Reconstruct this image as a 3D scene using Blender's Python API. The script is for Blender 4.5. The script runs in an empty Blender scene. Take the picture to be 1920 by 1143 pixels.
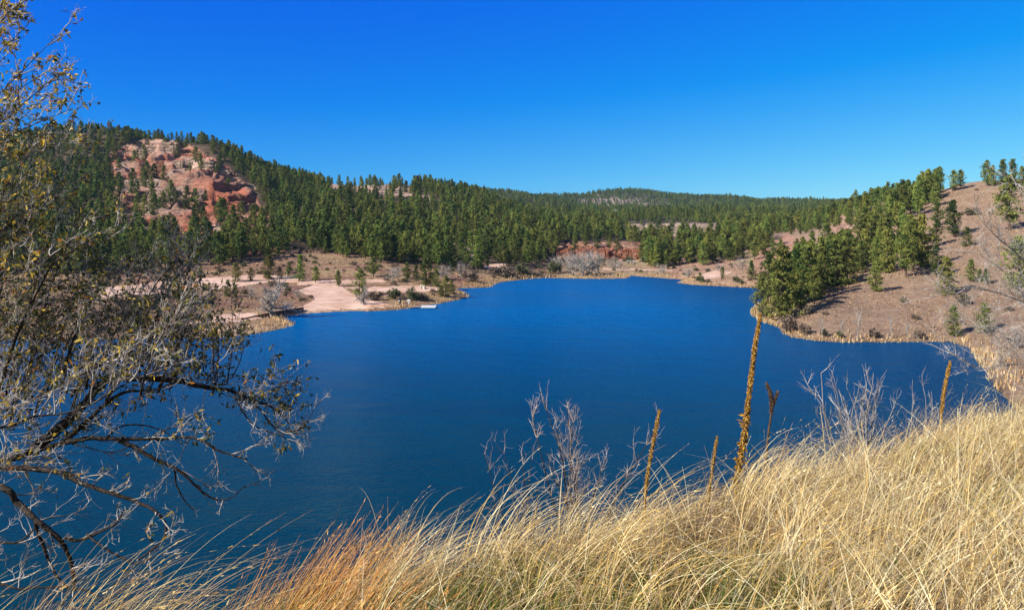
import bpy, math, random
import numpy as np
from mathutils import Vector, Matrix
R = math.radians
scene = bpy.context.scene
COL = scene.collection

# ------------------------------------------------------------------ camera, sky, sun, exposure
H, F, CU, CV = 21.0, 1400.0, 960.0, 400.0        # eye height over the lake, focal length and level line of a 1920 px frame
cam_d = bpy.data.cameras.new("camera"); cam = bpy.data.objects.new("camera", cam_d); COL.objects.link(cam)
cam.location = (0, 0, H); cam.rotation_euler = (R(90), 0, 0)
cam_d.sensor_width = 36; cam_d.lens = 36 * F / 1920; cam_d.shift_y = -(571.5 - CV) / 1920
cam_d.clip_start = 0.1; cam_d.clip_end = 12000
scene.camera = cam

SUN_AZ, SUN_EL = R(-116), R(36)                   # azimuth from +Y towards +X
sd = Vector((math.sin(SUN_AZ) * math.cos(SUN_EL), math.cos(SUN_AZ) * math.cos(SUN_EL), math.sin(SUN_EL)))
w = bpy.data.worlds.new("World"); scene.world = w; w.use_nodes = True
nt = w.node_tree; nt.nodes.clear()
sky = nt.nodes.new("ShaderNodeTexSky"); sky.sky_type = 'NISHITA'; sky.sun_disc = False
sky.sun_elevation = SUN_EL; sky.sun_rotation = SUN_AZ; sky.altitude = 1500
sky.air_density = 1.0; sky.dust_density = 0.0; sky.ozone_density = 4.0
bg = nt.nodes.new("ShaderNodeBackground"); bg.inputs['Strength'].default_value = 0.066
wo = nt.nodes.new("ShaderNodeOutputWorld")
# deep, polarised blue: the sky's own gradient pushed towards saturated blue, deeper towards the sun's side
ma = nt.nodes.new("ShaderNodeVectorMath"); ma.operation = 'MULTIPLY_ADD'
ma.inputs[1].default_value = (.58, .88, .33); ma.inputs[2].default_value = (-1.25, -.30, 7.0)
mxz = nt.nodes.new("ShaderNodeVectorMath"); mxz.operation = 'MAXIMUM'; mxz.inputs[1].default_value = (0, 0, 0)
tcw = nt.nodes.new("ShaderNodeTexCoord"); sx = nt.nodes.new("ShaderNodeSeparateXYZ")
mrx = nt.nodes.new("ShaderNodeMapRange"); mrx.inputs[1].default_value = -.55; mrx.inputs[2].default_value = .55; mrx.inputs[3].default_value = .0; mrx.inputs[4].default_value = 1.0
mcol = nt.nodes.new("ShaderNodeMix"); mcol.data_type = 'RGBA'; mcol.inputs[6].default_value = (.25, .72, .97, 1); mcol.inputs[7].default_value = (1.05, 1.03, 1.02, 1)
mfin = nt.nodes.new("ShaderNodeVectorMath"); mfin.operation = 'MULTIPLY'
nt.links.new(sky.outputs[0], ma.inputs[0]); nt.links.new(ma.outputs[0], mxz.inputs[0])
nt.links.new(tcw.outputs['Generated'], sx.inputs[0]); nt.links.new(sx.outputs[0], mrx.inputs[0]); nt.links.new(mrx.outputs[0], mcol.inputs[0])
nt.links.new(mxz.outputs[0], mfin.inputs[0]); nt.links.new(mcol.outputs[2], mfin.inputs[1])
mfr = nt.nodes.new("ShaderNodeMapRange"); mfr.interpolation_type = 'SMOOTHSTEP'; mfr.inputs[1].default_value = .05; mfr.inputs[2].default_value = .6
mpl = nt.nodes.new("ShaderNodeMix"); mpl.data_type = 'RGBA'
dim = nt.nodes.new("ShaderNodeVectorMath"); dim.operation = 'MULTIPLY'; dim.inputs[1].default_value = (.8, .8, .8)
nt.links.new(sx.outputs[1], mfr.inputs[0]); nt.links.new(mfr.outputs[0], mpl.inputs[0]); nt.links.new(sky.outputs[0], dim.inputs[0])
nt.links.new(dim.outputs[0], mpl.inputs[6]); nt.links.new(mfin.outputs[0], mpl.inputs[7])
nt.links.new(mpl.outputs[2], bg.inputs[0]); nt.links.new(bg.outputs[0], wo.inputs[0])

sl = bpy.data.lights.new("sun", 'SUN'); sl.energy = 5.0; sl.angle = R(0.5); sl.color = (1.0, 0.93, 0.82)
so = bpy.data.objects.new("sun", sl); COL.objects.link(so)
so.rotation_euler = sd.to_track_quat('Z', 'Y').to_euler()
scene.view_settings.view_transform = 'Standard'; scene.view_settings.look = 'None'
scene.view_settings.exposure = 0.6; scene.view_settings.gamma = 1.0
scene.cycles.max_bounces = 5; scene.cycles.transparent_max_bounces = 4
scene.cycles.use_denoising = True

# ------------------------------------------------------------------ small helpers
rng = np.random.default_rng(11)
rnd = random.Random(5)

def tag(o, label=None, cat=None, group=None, kind=None):
    if label: o["label"] = label
    if cat: o["category"] = cat
    if group: o["group"] = group
    if kind: o["kind"] = kind
    return o

def empty(name, loc, rz=0.0, s=1.0):
    o = bpy.data.objects.new(name, None); COL.objects.link(o)
    o.location = loc; o.rotation_euler = (0, 0, rz); o.scale = (s, s, s); o.empty_display_size = 0.2
    return o

def np_mesh(name, verts, faces, mats=(), matidx=None, smooth=False, col=None, colname="tint"):
    """faces: (n,3) or (n,4) array"""
    me = bpy.data.meshes.new(name)
    verts = np.asarray(verts, np.float32); faces = np.asarray(faces, np.int32)
    n, k = faces.shape
    me.vertices.add(len(verts)); me.vertices.foreach_set("co", verts.ravel())
    me.loops.add(n * k); me.loops.foreach_set("vertex_index", faces.ravel())
    me.polygons.add(n); me.polygons.foreach_set("loop_start", np.arange(0, n * k, k, dtype=np.int32))
    me.polygons.foreach_set("loop_total", np.full(n, k, np.int32))
    if matidx is not None: me.polygons.foreach_set("material_index", np.asarray(matidx, np.int32))
    me.polygons.foreach_set("use_smooth", np.full(n, smooth, bool))
    for m in mats: me.materials.append(m)
    me.update(calc_edges=True)
    if col is not None:
        a = me.color_attributes.new(colname, 'FLOAT_COLOR', 'POINT')
        c = np.ones((len(verts), 4), np.float32); col = np.asarray(col); c[:, :col.shape[1]] = col
        a.data.foreach_set("color", c.ravel())
    return me

def link_mesh(name, me, parent=None, loc=(0, 0, 0)):
    o = bpy.data.objects.new(name, me); COL.objects.link(o); o.location = loc
    if parent: o.parent = parent
    return o

class MB:
    """collects boxes, tubes and blobs into one mesh"""
    def __init__(s): s.v, s.f, s.n = [], [], 0
    def add(s, v, f):
        v = np.asarray(v, float); f = np.asarray(f, int)
        if f.shape[1] == 3: f = np.hstack([f, f[:, 2:3]])
        s.v.append(v); s.f.append(f + s.n); s.n += len(v)
    def box(s, c, d, rz=0.0, jit=0.0):
        p = np.array([[x, y, z] for x in (-.5, .5) for y in (-.5, .5) for z in (-.5, .5)]) * np.array(d)
        if jit: p = p + rng.normal(0, jit, p.shape)
        cs, sn = math.cos(rz), math.sin(rz)
        p = np.c_[p[:, 0] * cs - p[:, 1] * sn, p[:, 0] * sn + p[:, 1] * cs, p[:, 2]] + np.array(c)
        s.add(p, [[0, 1, 3, 2], [4, 6, 7, 5], [0, 4, 5, 1], [2, 3, 7, 6], [0, 2, 6, 4], [1, 5, 7, 3]])
    def tube(s, pts, rads, k=6, cap=True):
        v, f = tube(pts, rads, k); s.add(v, f)
        if cap:
            for ring in (v[:k][::-1], v[-k:]):
                s.add(np.vstack([ring, ring.mean(0)]), [[i, (i + 1) % k, k, k] for i in range(k)])
    def build(s, name, mat, parent=None, smooth=False, loc=(0, 0, 0)):
        V = np.vstack(s.v); Fq = np.vstack(s.f)
        me = quad_mesh(name, V, Fq, mat, smooth)
        return link_mesh(name, me, parent, loc)

def quad_mesh(name, V, Fq, mat, smooth=False, col=None):
    """quads whose last two indices match become triangles"""
    Fq = np.asarray(Fq); tri = Fq[:, 2] == Fq[:, 3]
    me = bpy.data.meshes.new(name)
    cnt = np.where(tri, 3, 4).astype(np.int32); starts = np.r_[0, np.cumsum(cnt)[:-1]].astype(np.int32)
    mask = np.ones(Fq.shape, bool); mask[tri, 3] = False
    me.vertices.add(len(V)); me.vertices.foreach_set("co", np.asarray(V, np.float32).ravel())
    L = Fq[mask].astype(np.int32)
    me.loops.add(len(L)); me.loops.foreach_set("vertex_index", L)
    me.polygons.add(len(Fq)); me.polygons.foreach_set("loop_start", starts); me.polygons.foreach_set("loop_total", cnt)
    me.polygons.foreach_set("use_smooth", np.full(len(Fq), smooth, bool))
    for m in (mat if isinstance(mat, (list, tuple)) else [mat]): me.materials.append(m)
    me.update(calc_edges=True)
    if col is not None:
        a = me.color_attributes.new("tint", 'FLOAT_COLOR', 'POINT')
        c = np.ones((len(V), 4), np.float32); c[:, :3] = col; a.data.foreach_set("color", c.ravel())
    return me

def tube(pts, rads, k=6):
    pts = np.asarray(pts, float); rads = np.asarray(rads, float); m = len(pts)
    t = np.gradient(pts, axis=0); t /= np.linalg.norm(t, axis=1)[:, None] + 1e-9
    ref = np.array([0.13, 0.21, 1.0]) if abs(t[:, 2]).mean() < .9 else np.array([1.0, 0.1, 0.1])
    a = np.cross(t, ref); a /= np.linalg.norm(a, axis=1)[:, None] + 1e-9
    b = np.cross(t, a)
    th = np.linspace(0, 2 * math.pi, k, endpoint=False)
    v = pts[:, None, :] + rads[:, None, None] * (a[:, None, :] * np.cos(th)[None, :, None] + b[:, None, :] * np.sin(th)[None, :, None])
    i = np.arange(m - 1)[:, None] * k; j = np.arange(k)[None, :]; j2 = (j + 1) % k
    f = np.stack([i + j, i + j2, i + k + j2, i + k + j], -1).reshape(-1, 4)
    return v.reshape(-1, 3), f

def hash2(ix, iy, seed):
    h = (ix.astype(np.int64) * 374761393 + iy.astype(np.int64) * 668265263 + seed * 1442695041) & 0xFFFFFFFF
    h = ((h ^ (h >> 13)) * 1274126177) & 0xFFFFFFFF
    return ((h ^ (h >> 16)) & 0xFFFF) / 65535.0

def vnoise(x, y, seed=0):
    ix, iy = np.floor(x), np.floor(y); fx, fy = x - ix, y - iy
    fx = fx * fx * (3 - 2 * fx); fy = fy * fy * (3 - 2 * fy)
    a, b = hash2(ix, iy, seed), hash2(ix + 1, iy, seed); c, d = hash2(ix, iy + 1, seed), hash2(ix + 1, iy + 1, seed)
    return (a * (1 - fx) + b * fx) * (1 - fy) + (c * (1 - fx) + d * fx) * fy

def fbm(x, y, seed=0, octv=4):
    s, a, t = 0, 1.0, 0
    for o in range(octv):
        s = s + a * (vnoise(x, y, seed + o * 17) - .5); t += a; a *= .5; x = x * 2.03 + 3.1; y = y * 2.03 + 7.7
    return s / t * 2

def inpoly(px, py, poly):
    inside = np.zeros(np.shape(px), bool); n = len(poly)
    for i in range(n):
        x0, y0 = poly[i]; x1, y1 = poly[(i + 1) % n]
        if y0 == y1: continue
        c = ((y0 > py) != (y1 > py)) & (px < (x1 - x0) * (py - y0) / (y1 - y0) + x0)
        inside ^= c
    return inside

def dist_poly(px, py, poly, closed=True):
    d = np.full(np.shape(px), 1e9); n = len(poly)
    for i in range(n if closed else n - 1):
        x0, y0 = poly[i]; x1, y1 = poly[(i + 1) % n]
        dx, dy = x1 - x0, y1 - y0; L = dx * dx + dy * dy + 1e-12
        t = np.clip(((px - x0) * dx + (py - y0) * dy) / L, 0, 1)
        d = np.minimum(d, (px - x0 - t * dx) ** 2 + (py - y0 - t * dy) ** 2)
    return np.sqrt(d)

# ------------------------------------------------------------------ materials
def mat_base(name, rough=0.9, spec=0.2):
    m = bpy.data.materials.new(name); m.use_nodes = True
    b = m.node_tree.nodes['Principled BSDF']; b.inputs['Roughness'].default_value = rough
    b.inputs['Specular IOR Level'].default_value = spec
    return m, m.node_tree, b

def N(nt, t, **kw):
    n = nt.nodes.new(t)
    for k, v in kw.items():
        if k in n.inputs: n.inputs[k].default_value = v
        else: setattr(n, k, v)
    return n

def mat_noise(name, c0, c1, scale=5.0, rough=.85, bump=0.0, spec=.2, detail=5, stretch=None, attr=None, objrand=0.0, transl=0.0):
    """two colours mixed by noise; optional per-point tint attribute, per-object variation, translucency"""
    m, nt, b = mat_base(name, rough, spec)
    tc = N(nt, 'ShaderNodeTexCoord'); src = tc.outputs['Object']
    if stretch:
        mp = N(nt, 'ShaderNodeMapping'); mp.inputs['Scale'].default_value = stretch; nt.links.new(src, mp.inputs[0]); src = mp.outputs[0]
    no = N(nt, 'ShaderNodeTexNoise', Scale=scale, Detail=detail, Roughness=.6); nt.links.new(src, no.inputs['Vector'])
    rp = N(nt, 'ShaderNodeValToRGB'); rp.color_ramp.elements[0].position = .36; rp.color_ramp.elements[1].position = .64
    rp.color_ramp.elements[0].color = (*c0, 1); rp.color_ramp.elements[1].color = (*c1, 1)
    nt.links.new(no.outputs[0], rp.inputs[0]); out = rp.outputs[0]
    if attr:
        at = N(nt, 'ShaderNodeAttribute', attribute_name=attr)
        mx = N(nt, 'ShaderNodeMix', data_type='RGBA', blend_type='MULTIPLY'); mx.inputs[0].default_value = 1
        nt.links.new(out, mx.inputs[6]); nt.links.new(at.outputs['Color'], mx.inputs[7]); out = mx.outputs[2]
    if objrand:
        oi = N(nt, 'ShaderNodeObjectInfo'); hsn = N(nt, 'ShaderNodeHueSaturation')
        mr = N(nt, 'ShaderNodeMapRange'); mr.inputs[3].default_value = 1 - objrand; mr.inputs[4].default_value = 1 + objrand
        mh = N(nt, 'ShaderNodeMapRange'); mh.inputs[3].default_value = .5 - objrand * .07; mh.inputs[4].default_value = .5 + objrand * .05
        wn = N(nt, 'ShaderNodeTexWhiteNoise', noise_dimensions='1D')
        nt.links.new(oi.outputs['Random'], mr.inputs[0]); nt.links.new(oi.outputs['Random'], wn.inputs['W'])
        nt.links.new(wn.outputs[0], mh.inputs[0])
        nt.links.new(mr.outputs[0], hsn.inputs['Value']); nt.links.new(mh.outputs[0], hsn.inputs['Hue'])
        nt.links.new(out, hsn.inputs['Color']); out = hsn.outputs[0]
    nt.links.new(out, b.inputs['Base Color'])
    if bump:
        bp = N(nt, 'ShaderNodeBump', Strength=bump, Distance=.1); nt.links.new(no.outputs[0], bp.inputs['Height']); nt.links.new(bp.outputs[0], b.inputs['Normal'])
    if transl:
        tr = N(nt, 'ShaderNodeBsdfTranslucent'); nt.links.new(out, tr.inputs[0])
        ms = N(nt, 'ShaderNodeMixShader', Fac=transl); o = nt.nodes['Material Output']
        nt.links.new(b.outputs[0], ms.inputs[1]); nt.links.new(tr.outputs[0], ms.inputs[2]); nt.links.new(ms.outputs[0], o.inputs[0])
    return m

M = {}
M['needles'] = mat_noise("needles", (.050, .092, .022), (.245, .275, .055), 6, .75, objrand=.5, transl=.12)
M['juniper'] = mat_noise("juniper_needles", (.062, .088, .022), (.235, .245, .052), 6, .8, objrand=.4, transl=.12)
M['bark'] = mat_noise("pine_bark", (.07, .045, .03), (.16, .10, .065), 9, .95, stretch=(4, 4, 1))
M['greybark'] = mat_noise("grey_bark", (.22, .19, .17), (.42, .38, .34), 9, .9)
M['darkbark'] = mat_noise("dark_bark", (.018, .014, .012), (.06, .045, .038), 30, .85, bump=.4, stretch=(1, 1, 1))
M['twig'] = mat_noise("pale_twig", (.10, .085, .075), (.70, .64, .58), 5, .7)
M['twigred'] = mat_noise("reddish_twig", (.22, .17, .15), (.58, .50, .46), 12, .8)
M['leaf'] = mat_noise("autumn_leaf", (.75, .75, .75), (1, 1, 1), 10, .5, spec=.4, attr="tint", transl=.35)
M['grass'] = mat_noise("dry_grass_blades", (.72, .72, .72), (1.1, 1.1, 1.1), 3, .6, spec=.2, attr="tint", transl=.10)
M['stalk'] = mat_noise("dry_stalk", (.22, .13, .035), (.45, .29, .09), 30, .8)
M['reed'] = mat_noise("tan_reeds", (.8, .8, .8), (1, 1, 1), .4, .8, attr="tint", transl=.2)
M['sage'] = mat_noise("sage_foliage", (.10, .095, .06), (.21, .18, .12), 5, .9, objrand=.35, transl=.15)
M['brownbush'] = mat_noise("brown_shrub", (.13, .09, .065), (.27, .20, .15), 5, .9, objrand=.2)
M['shrubgreen'] = mat_noise("grey_green_shrub", (.06, .075, .03), (.17, .17, .08), 5, .9, objrand=.15, transl=.15)
M['redrock'] = mat_noise("red_rock", (.30, .085, .045), (.60, .26, .16), .5, .95, bump=1.0, detail=9, stretch=(1, 1, 2.5))
M['palerock'] = mat_noise("pale_rock", (.38, .24, .17), (.74, .56, .45), .6, .95, bump=1.0, detail=9, stretch=(1, 1, 2.5))
M['boulder'] = mat_noise("pale_boulder", (.42, .38, .32), (.62, .58, .50), 3, .9, bump=.5)
M['mullein'] = mat_noise("mullein_seeds", (.20, .10, .018), (.58, .34, .06), 60, .8, bump=.5, attr="tint")
M['darkseed'] = mat_noise("dark_mullein_seeds", (.05, .035, .025), (.17, .11, .075), 60, .85, bump=.5, attr="tint")
M['white'] = mat_noise("weathered_white_paint", (.62, .62, .60), (.80, .80, .78), 2, .6)
M['black'] = mat_noise("black_plastic", (.012, .013, .016), (.03, .03, .035), 3, .4, spec=.5)
M['wood'] = mat_noise("weathered_timber", (.11, .055, .035), (.22, .12, .08), 2, .9, bump=.5, stretch=(.3, 3, 3))
M['metal'] = mat_noise("galvanised_metal", (.30, .31, .33), (.45, .46, .48), 2, .5, spec=.5)
M['tan'] = mat_noise("tan_board", (.50, .36, .18), (.62, .46, .25), 3, .8)
M['yellow'] = mat_noise("yellow_paint", (.55, .42, .08), (.68, .53, .13), 3, .6)
M['dock'] = mat_noise("dock_planks", (.38, .24, .16), (.52, .36, .26), 3, .8)

def rock_nodes(nt, pos):
    """strata tone, crack mask and height of layered, jointed rock"""
    mp = N(nt, 'ShaderNodeMapping'); mp.inputs['Scale'].default_value = (.10, .10, 1.1); nt.links.new(pos, mp.inputs[0])
    ns = N(nt, 'ShaderNodeTexNoise', Scale=1.0, Detail=6, Roughness=.7); nt.links.new(mp.outputs[0], ns.inputs['Vector'])
    st = N(nt, 'ShaderNodeMapRange'); st.inputs[1].default_value = .38; st.inputs[2].default_value = .62; st.inputs[3].default_value = .62; st.inputs[4].default_value = 1.28; nt.links.new(ns.outputs[0], st.inputs[0])
    mv = N(nt, 'ShaderNodeMapping'); mv.inputs['Scale'].default_value = (.42, .42, .26); nt.links.new(pos, mv.inputs[0])
    dn = N(nt, 'ShaderNodeTexNoise', Scale=.8, Detail=3); nt.links.new(pos, dn.inputs['Vector']); av = N(nt, 'ShaderNodeVectorMath', operation='ADD'); nt.links.new(mv.outputs[0], av.inputs[0]); nt.links.new(dn.outputs['Color'], av.inputs[1])
    vo = N(nt, 'ShaderNodeTexVoronoi', feature='DISTANCE_TO_EDGE'); nt.links.new(av.outputs[0], vo.inputs['Vector'])
    ck = N(nt, 'ShaderNodeMapRange'); ck.inputs[1].default_value = .0; ck.inputs[2].default_value = .12; nt.links.new(vo.outputs['Distance'], ck.inputs[0])
    hh_ = N(nt, 'ShaderNodeMath', operation='MULTIPLY_ADD'); hh_.inputs[1].default_value = 1.4; nt.links.new(ns.outputs[0], hh_.inputs[0]); nt.links.new(ck.outputs[0], hh_.inputs[2])
    return st.outputs[0], ck.outputs[0], hh_.outputs[0]

def rock_material(name, c0, c1):
    m, nt, b = mat_base(name, .95, .1); geo = N(nt, 'ShaderNodeNewGeometry'); st_, ck, hg = rock_nodes(nt, geo.outputs['Position'])
    n1 = N(nt, 'ShaderNodeTexNoise', Scale=.35, Detail=8, Roughness=.7); nt.links.new(geo.outputs['Position'], n1.inputs['Vector'])
    rp = N(nt, 'ShaderNodeValToRGB'); rp.color_ramp.elements[0].position = .38; rp.color_ramp.elements[1].position = .6; rp.color_ramp.elements[0].color = (*c0, 1); rp.color_ramp.elements[1].color = (*c1, 1)
    nt.links.new(n1.outputs[0], rp.inputs[0]); sc = N(nt, 'ShaderNodeVectorMath', operation='SCALE'); nt.links.new(rp.outputs[0], sc.inputs[0]); nt.links.new(st_, sc.inputs['Scale']); nt.links.new(sc.outputs[0], b.inputs['Base Color'])
    bp = N(nt, 'ShaderNodeBump', Strength=1.0, Distance=.8); nt.links.new(hg, bp.inputs['Height']); nt.links.new(bp.outputs[0], b.inputs['Normal']); return m
M['redrock'] = rock_material("red_rock", (.36, .115, .065), (.62, .33, .23))
M['palerock'] = rock_material("pale_rock", (.42, .27, .20), (.78, .60, .48))

def ground_material():
    m, nt, b = mat_base("ground_soil", .95, .1)
    at = N(nt, 'ShaderNodeAttribute', attribute_name="tint")
    geo = N(nt, 'ShaderNodeNewGeometry')
    n1 = N(nt, 'ShaderNodeTexNoise', Scale=.9, Detail=8, Roughness=.7); nt.links.new(geo.outputs['Position'], n1.inputs['Vector'])
    n2 = N(nt, 'ShaderNodeTexNoise', Scale=.16, Detail=6, Roughness=.65); nt.links.new(geo.outputs['Position'], n2.inputs['Vector'])
    r1 = N(nt, 'ShaderNodeMapRange'); r1.inputs[1].default_value = .3; r1.inputs[2].default_value = .7; r1.inputs[3].default_value = .62; r1.inputs[4].default_value = 1.35
    r2 = N(nt, 'ShaderNodeMapRange'); r2.inputs[1].default_value = .3; r2.inputs[2].default_value = .7; r2.inputs[3].default_value = .78; r2.inputs[4].default_value = 1.2
    nt.links.new(n1.outputs[0], r1.inputs[0]); nt.links.new(n2.outputs[0], r2.inputs[0])
    mu = N(nt, 'ShaderNodeMath', operation='MULTIPLY'); nt.links.new(r1.outputs[0], mu.inputs[0]); nt.links.new(r2.outputs[0], mu.inputs[1])
    st_, crk, hgt = rock_nodes(nt, geo.outputs['Position'])
    rk = N(nt, 'ShaderNodeMix'); rk.inputs[2].default_value = 1.0; nt.links.new(at.outputs['Alpha'], rk.inputs[0]); nt.links.new(st_, rk.inputs[3])
    mu2 = N(nt, 'ShaderNodeMath', operation='MULTIPLY'); nt.links.new(mu.outputs[0], mu2.inputs[0]); nt.links.new(rk.outputs[0], mu2.inputs[1])
    mx = N(nt, 'ShaderNodeVectorMath', operation='SCALE'); nt.links.new(at.outputs['Color'], mx.inputs[0]); nt.links.new(mu2.outputs[0], mx.inputs['Scale'])
    nt.links.new(mx.outputs[0], b.inputs['Base Color'])
    n3 = N(nt, 'ShaderNodeTexNoise', Scale=1.3, Detail=8, Roughness=.75); nt.links.new(geo.outputs['Position'], n3.inputs['Vector'])
    hm = N(nt, 'ShaderNodeMath', operation='MULTIPLY_ADD'); nt.links.new(hgt, hm.inputs[0]); nt.links.new(at.outputs['Alpha'], hm.inputs[1]); nt.links.new(n3.outputs[0], hm.inputs[2])
    bp = N(nt, 'ShaderNodeBump', Strength=.95, Distance=.9); nt.links.new(hm.outputs[0], bp.inputs['Height']); nt.links.new(bp.outputs[0], b.inputs['Normal'])
    return m
M['ground'] = ground_material()

def road_material():
    m, nt, b = mat_base("pink_gravel_road", .95, .1)
    geo = N(nt, 'ShaderNodeNewGeometry')
    n1 = N(nt, 'ShaderNodeTexNoise', Scale=.22, Detail=8, Roughness=.6); nt.links.new(geo.outputs['Position'], n1.inputs['Vector'])
    rp = N(nt, 'ShaderNodeValToRGB'); e = rp.color_ramp.elements
    e[0].position = .32; e[0].color = (.46, .28, .19, 1); e[1].position = .62; e[1].color = (.68, .48, .38, 1)
    nt.links.new(n1.outputs[0], rp.inputs[0]); nt.links.new(rp.outputs[0], b.inputs['Base Color'])
    return m
M['road'] = road_material()

def water_material():
    m = bpy.data.materials.new("lake_water"); m.use_nodes = True; nt = m.node_tree; nt.nodes.remove(nt.nodes['Principled BSDF']); out = nt.nodes['Material Output']
    geo = N(nt, 'ShaderNodeNewGeometry')
    # sky reflection painted into the colour: bright blue far out, dark teal close by
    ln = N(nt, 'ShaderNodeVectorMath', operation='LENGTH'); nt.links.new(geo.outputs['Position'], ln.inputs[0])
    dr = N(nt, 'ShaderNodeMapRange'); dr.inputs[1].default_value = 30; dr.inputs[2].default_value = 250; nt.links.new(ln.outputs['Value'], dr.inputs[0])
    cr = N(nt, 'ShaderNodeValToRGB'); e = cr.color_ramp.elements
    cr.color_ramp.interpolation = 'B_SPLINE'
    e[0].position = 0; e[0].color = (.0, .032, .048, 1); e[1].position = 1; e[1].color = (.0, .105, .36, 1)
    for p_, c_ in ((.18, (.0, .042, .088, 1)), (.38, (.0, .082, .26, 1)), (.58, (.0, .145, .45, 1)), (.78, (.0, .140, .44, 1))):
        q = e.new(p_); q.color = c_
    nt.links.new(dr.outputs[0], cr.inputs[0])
    mp = N(nt, 'ShaderNodeMapping'); mp.inputs['Scale'].default_value = (.5, 1.0, 1); mp.inputs['Rotation'].default_value = (0, 0, R(14)); nt.links.new(geo.outputs['Position'], mp.inputs[0])
    n1 = N(nt, 'ShaderNodeTexNoise', Scale=3.0, Detail=5, Roughness=.62, Distortion=.4); nt.links.new(mp.outputs[0], n1.inputs['Vector'])
    n2 = N(nt, 'ShaderNodeTexNoise', Scale=.4, Detail=3, Roughness=.5); nt.links.new(mp.outputs[0], n2.inputs['Vector'])
    ad = N(nt, 'ShaderNodeMath', operation='MULTIPLY_ADD'); ad.inputs[1].default_value = 1.6; nt.links.new(n2.outputs[0], ad.inputs[0]); nt.links.new(n1.outputs[0], ad.inputs[2])
    # wind patches: calmer and rougher water in long bands
    mp2 = N(nt, 'ShaderNodeMapping'); mp2.inputs['Scale'].default_value = (.007, .030, 1); nt.links.new(geo.outputs['Position'], mp2.inputs[0])
    n3 = N(nt, 'ShaderNodeTexNoise', Scale=1.0, Detail=5, Roughness=.6, Distortion=.8); nt.links.new(mp2.outputs[0], n3.inputs['Vector'])
    mr = N(nt, 'ShaderNodeMapRange'); mr.inputs[1].default_value = .38; mr.inputs[2].default_value = .62; mr.inputs[3].default_value = .35; mr.inputs[4].default_value = .9; nt.links.new(n3.outputs[0], mr.inputs[0])
    sc = N(nt, 'ShaderNodeMapRange'); sc.inputs[1].default_value = .38; sc.inputs[2].default_value = .60; sc.inputs[3].default_value = .82; sc.inputs[4].default_value = 1.10; nt.links.new(n3.outputs[0], sc.inputs[0])  # same bands darken and lighten the water colour, painting in their changed reflection
    md_ = N(nt, 'ShaderNodeMapRange'); md_.inputs[1].default_value = 30; md_.inputs[2].default_value = 150; md_.inputs[3].default_value = .35; md_.inputs[4].default_value = 1.0
    nt.links.new(ln.outputs['Value'], md_.inputs[0]); mm = N(nt, 'ShaderNodeMath', operation='MULTIPLY'); nt.links.new(md_.outputs[0], mm.inputs[0]); nt.links.new(mr.outputs[0], mm.inputs[1])
    bp = N(nt, 'ShaderNodeBump', Distance=1.0); nt.links.new(mm.outputs[0], bp.inputs['Strength']); nt.links.new(ad.outputs[0], bp.inputs['Height'])
    m2 = sc
    sx_ = N(nt, 'ShaderNodeSeparateXYZ'); nt.links.new(geo.outputs['Position'], sx_.inputs[0])   # right-hand slope's dark reflection painted into the inlet's water colour
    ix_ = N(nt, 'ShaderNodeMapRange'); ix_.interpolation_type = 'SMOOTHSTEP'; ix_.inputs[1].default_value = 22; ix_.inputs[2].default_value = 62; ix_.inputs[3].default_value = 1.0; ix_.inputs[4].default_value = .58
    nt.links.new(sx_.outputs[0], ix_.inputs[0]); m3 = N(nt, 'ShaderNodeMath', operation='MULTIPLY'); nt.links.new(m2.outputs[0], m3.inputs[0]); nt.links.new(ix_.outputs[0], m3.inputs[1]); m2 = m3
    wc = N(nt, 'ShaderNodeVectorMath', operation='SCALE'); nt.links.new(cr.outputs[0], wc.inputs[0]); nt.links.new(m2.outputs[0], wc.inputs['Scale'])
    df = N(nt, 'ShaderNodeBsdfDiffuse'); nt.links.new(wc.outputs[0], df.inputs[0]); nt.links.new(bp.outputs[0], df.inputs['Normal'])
    gl = N(nt, 'ShaderNodeBsdfGlossy', Roughness=.10); gl.inputs['Color'].default_value = (.30, .62, .80, 1); nt.links.new(bp.outputs[0], gl.inputs['Normal'])
    fr = N(nt, 'ShaderNodeFresnel', IOR=1.33); nt.links.new(bp.outputs[0], fr.inputs['Normal'])
    fm = N(nt, 'ShaderNodeMath', operation='MULTIPLY'); fm.inputs[1].default_value = .72; nt.links.new(fr.outputs[0], fm.inputs[0])
    mx = N(nt, 'ShaderNodeMixShader'); nt.links.new(fm.outputs[0], mx.inputs[0]); nt.links.new(df.outputs[0], mx.inputs[1]); nt.links.new(gl.outputs[0], mx.inputs[2]); nt.links.new(mx.outputs[0], out.inputs[0])
    return m
M['water'] = water_material()

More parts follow.
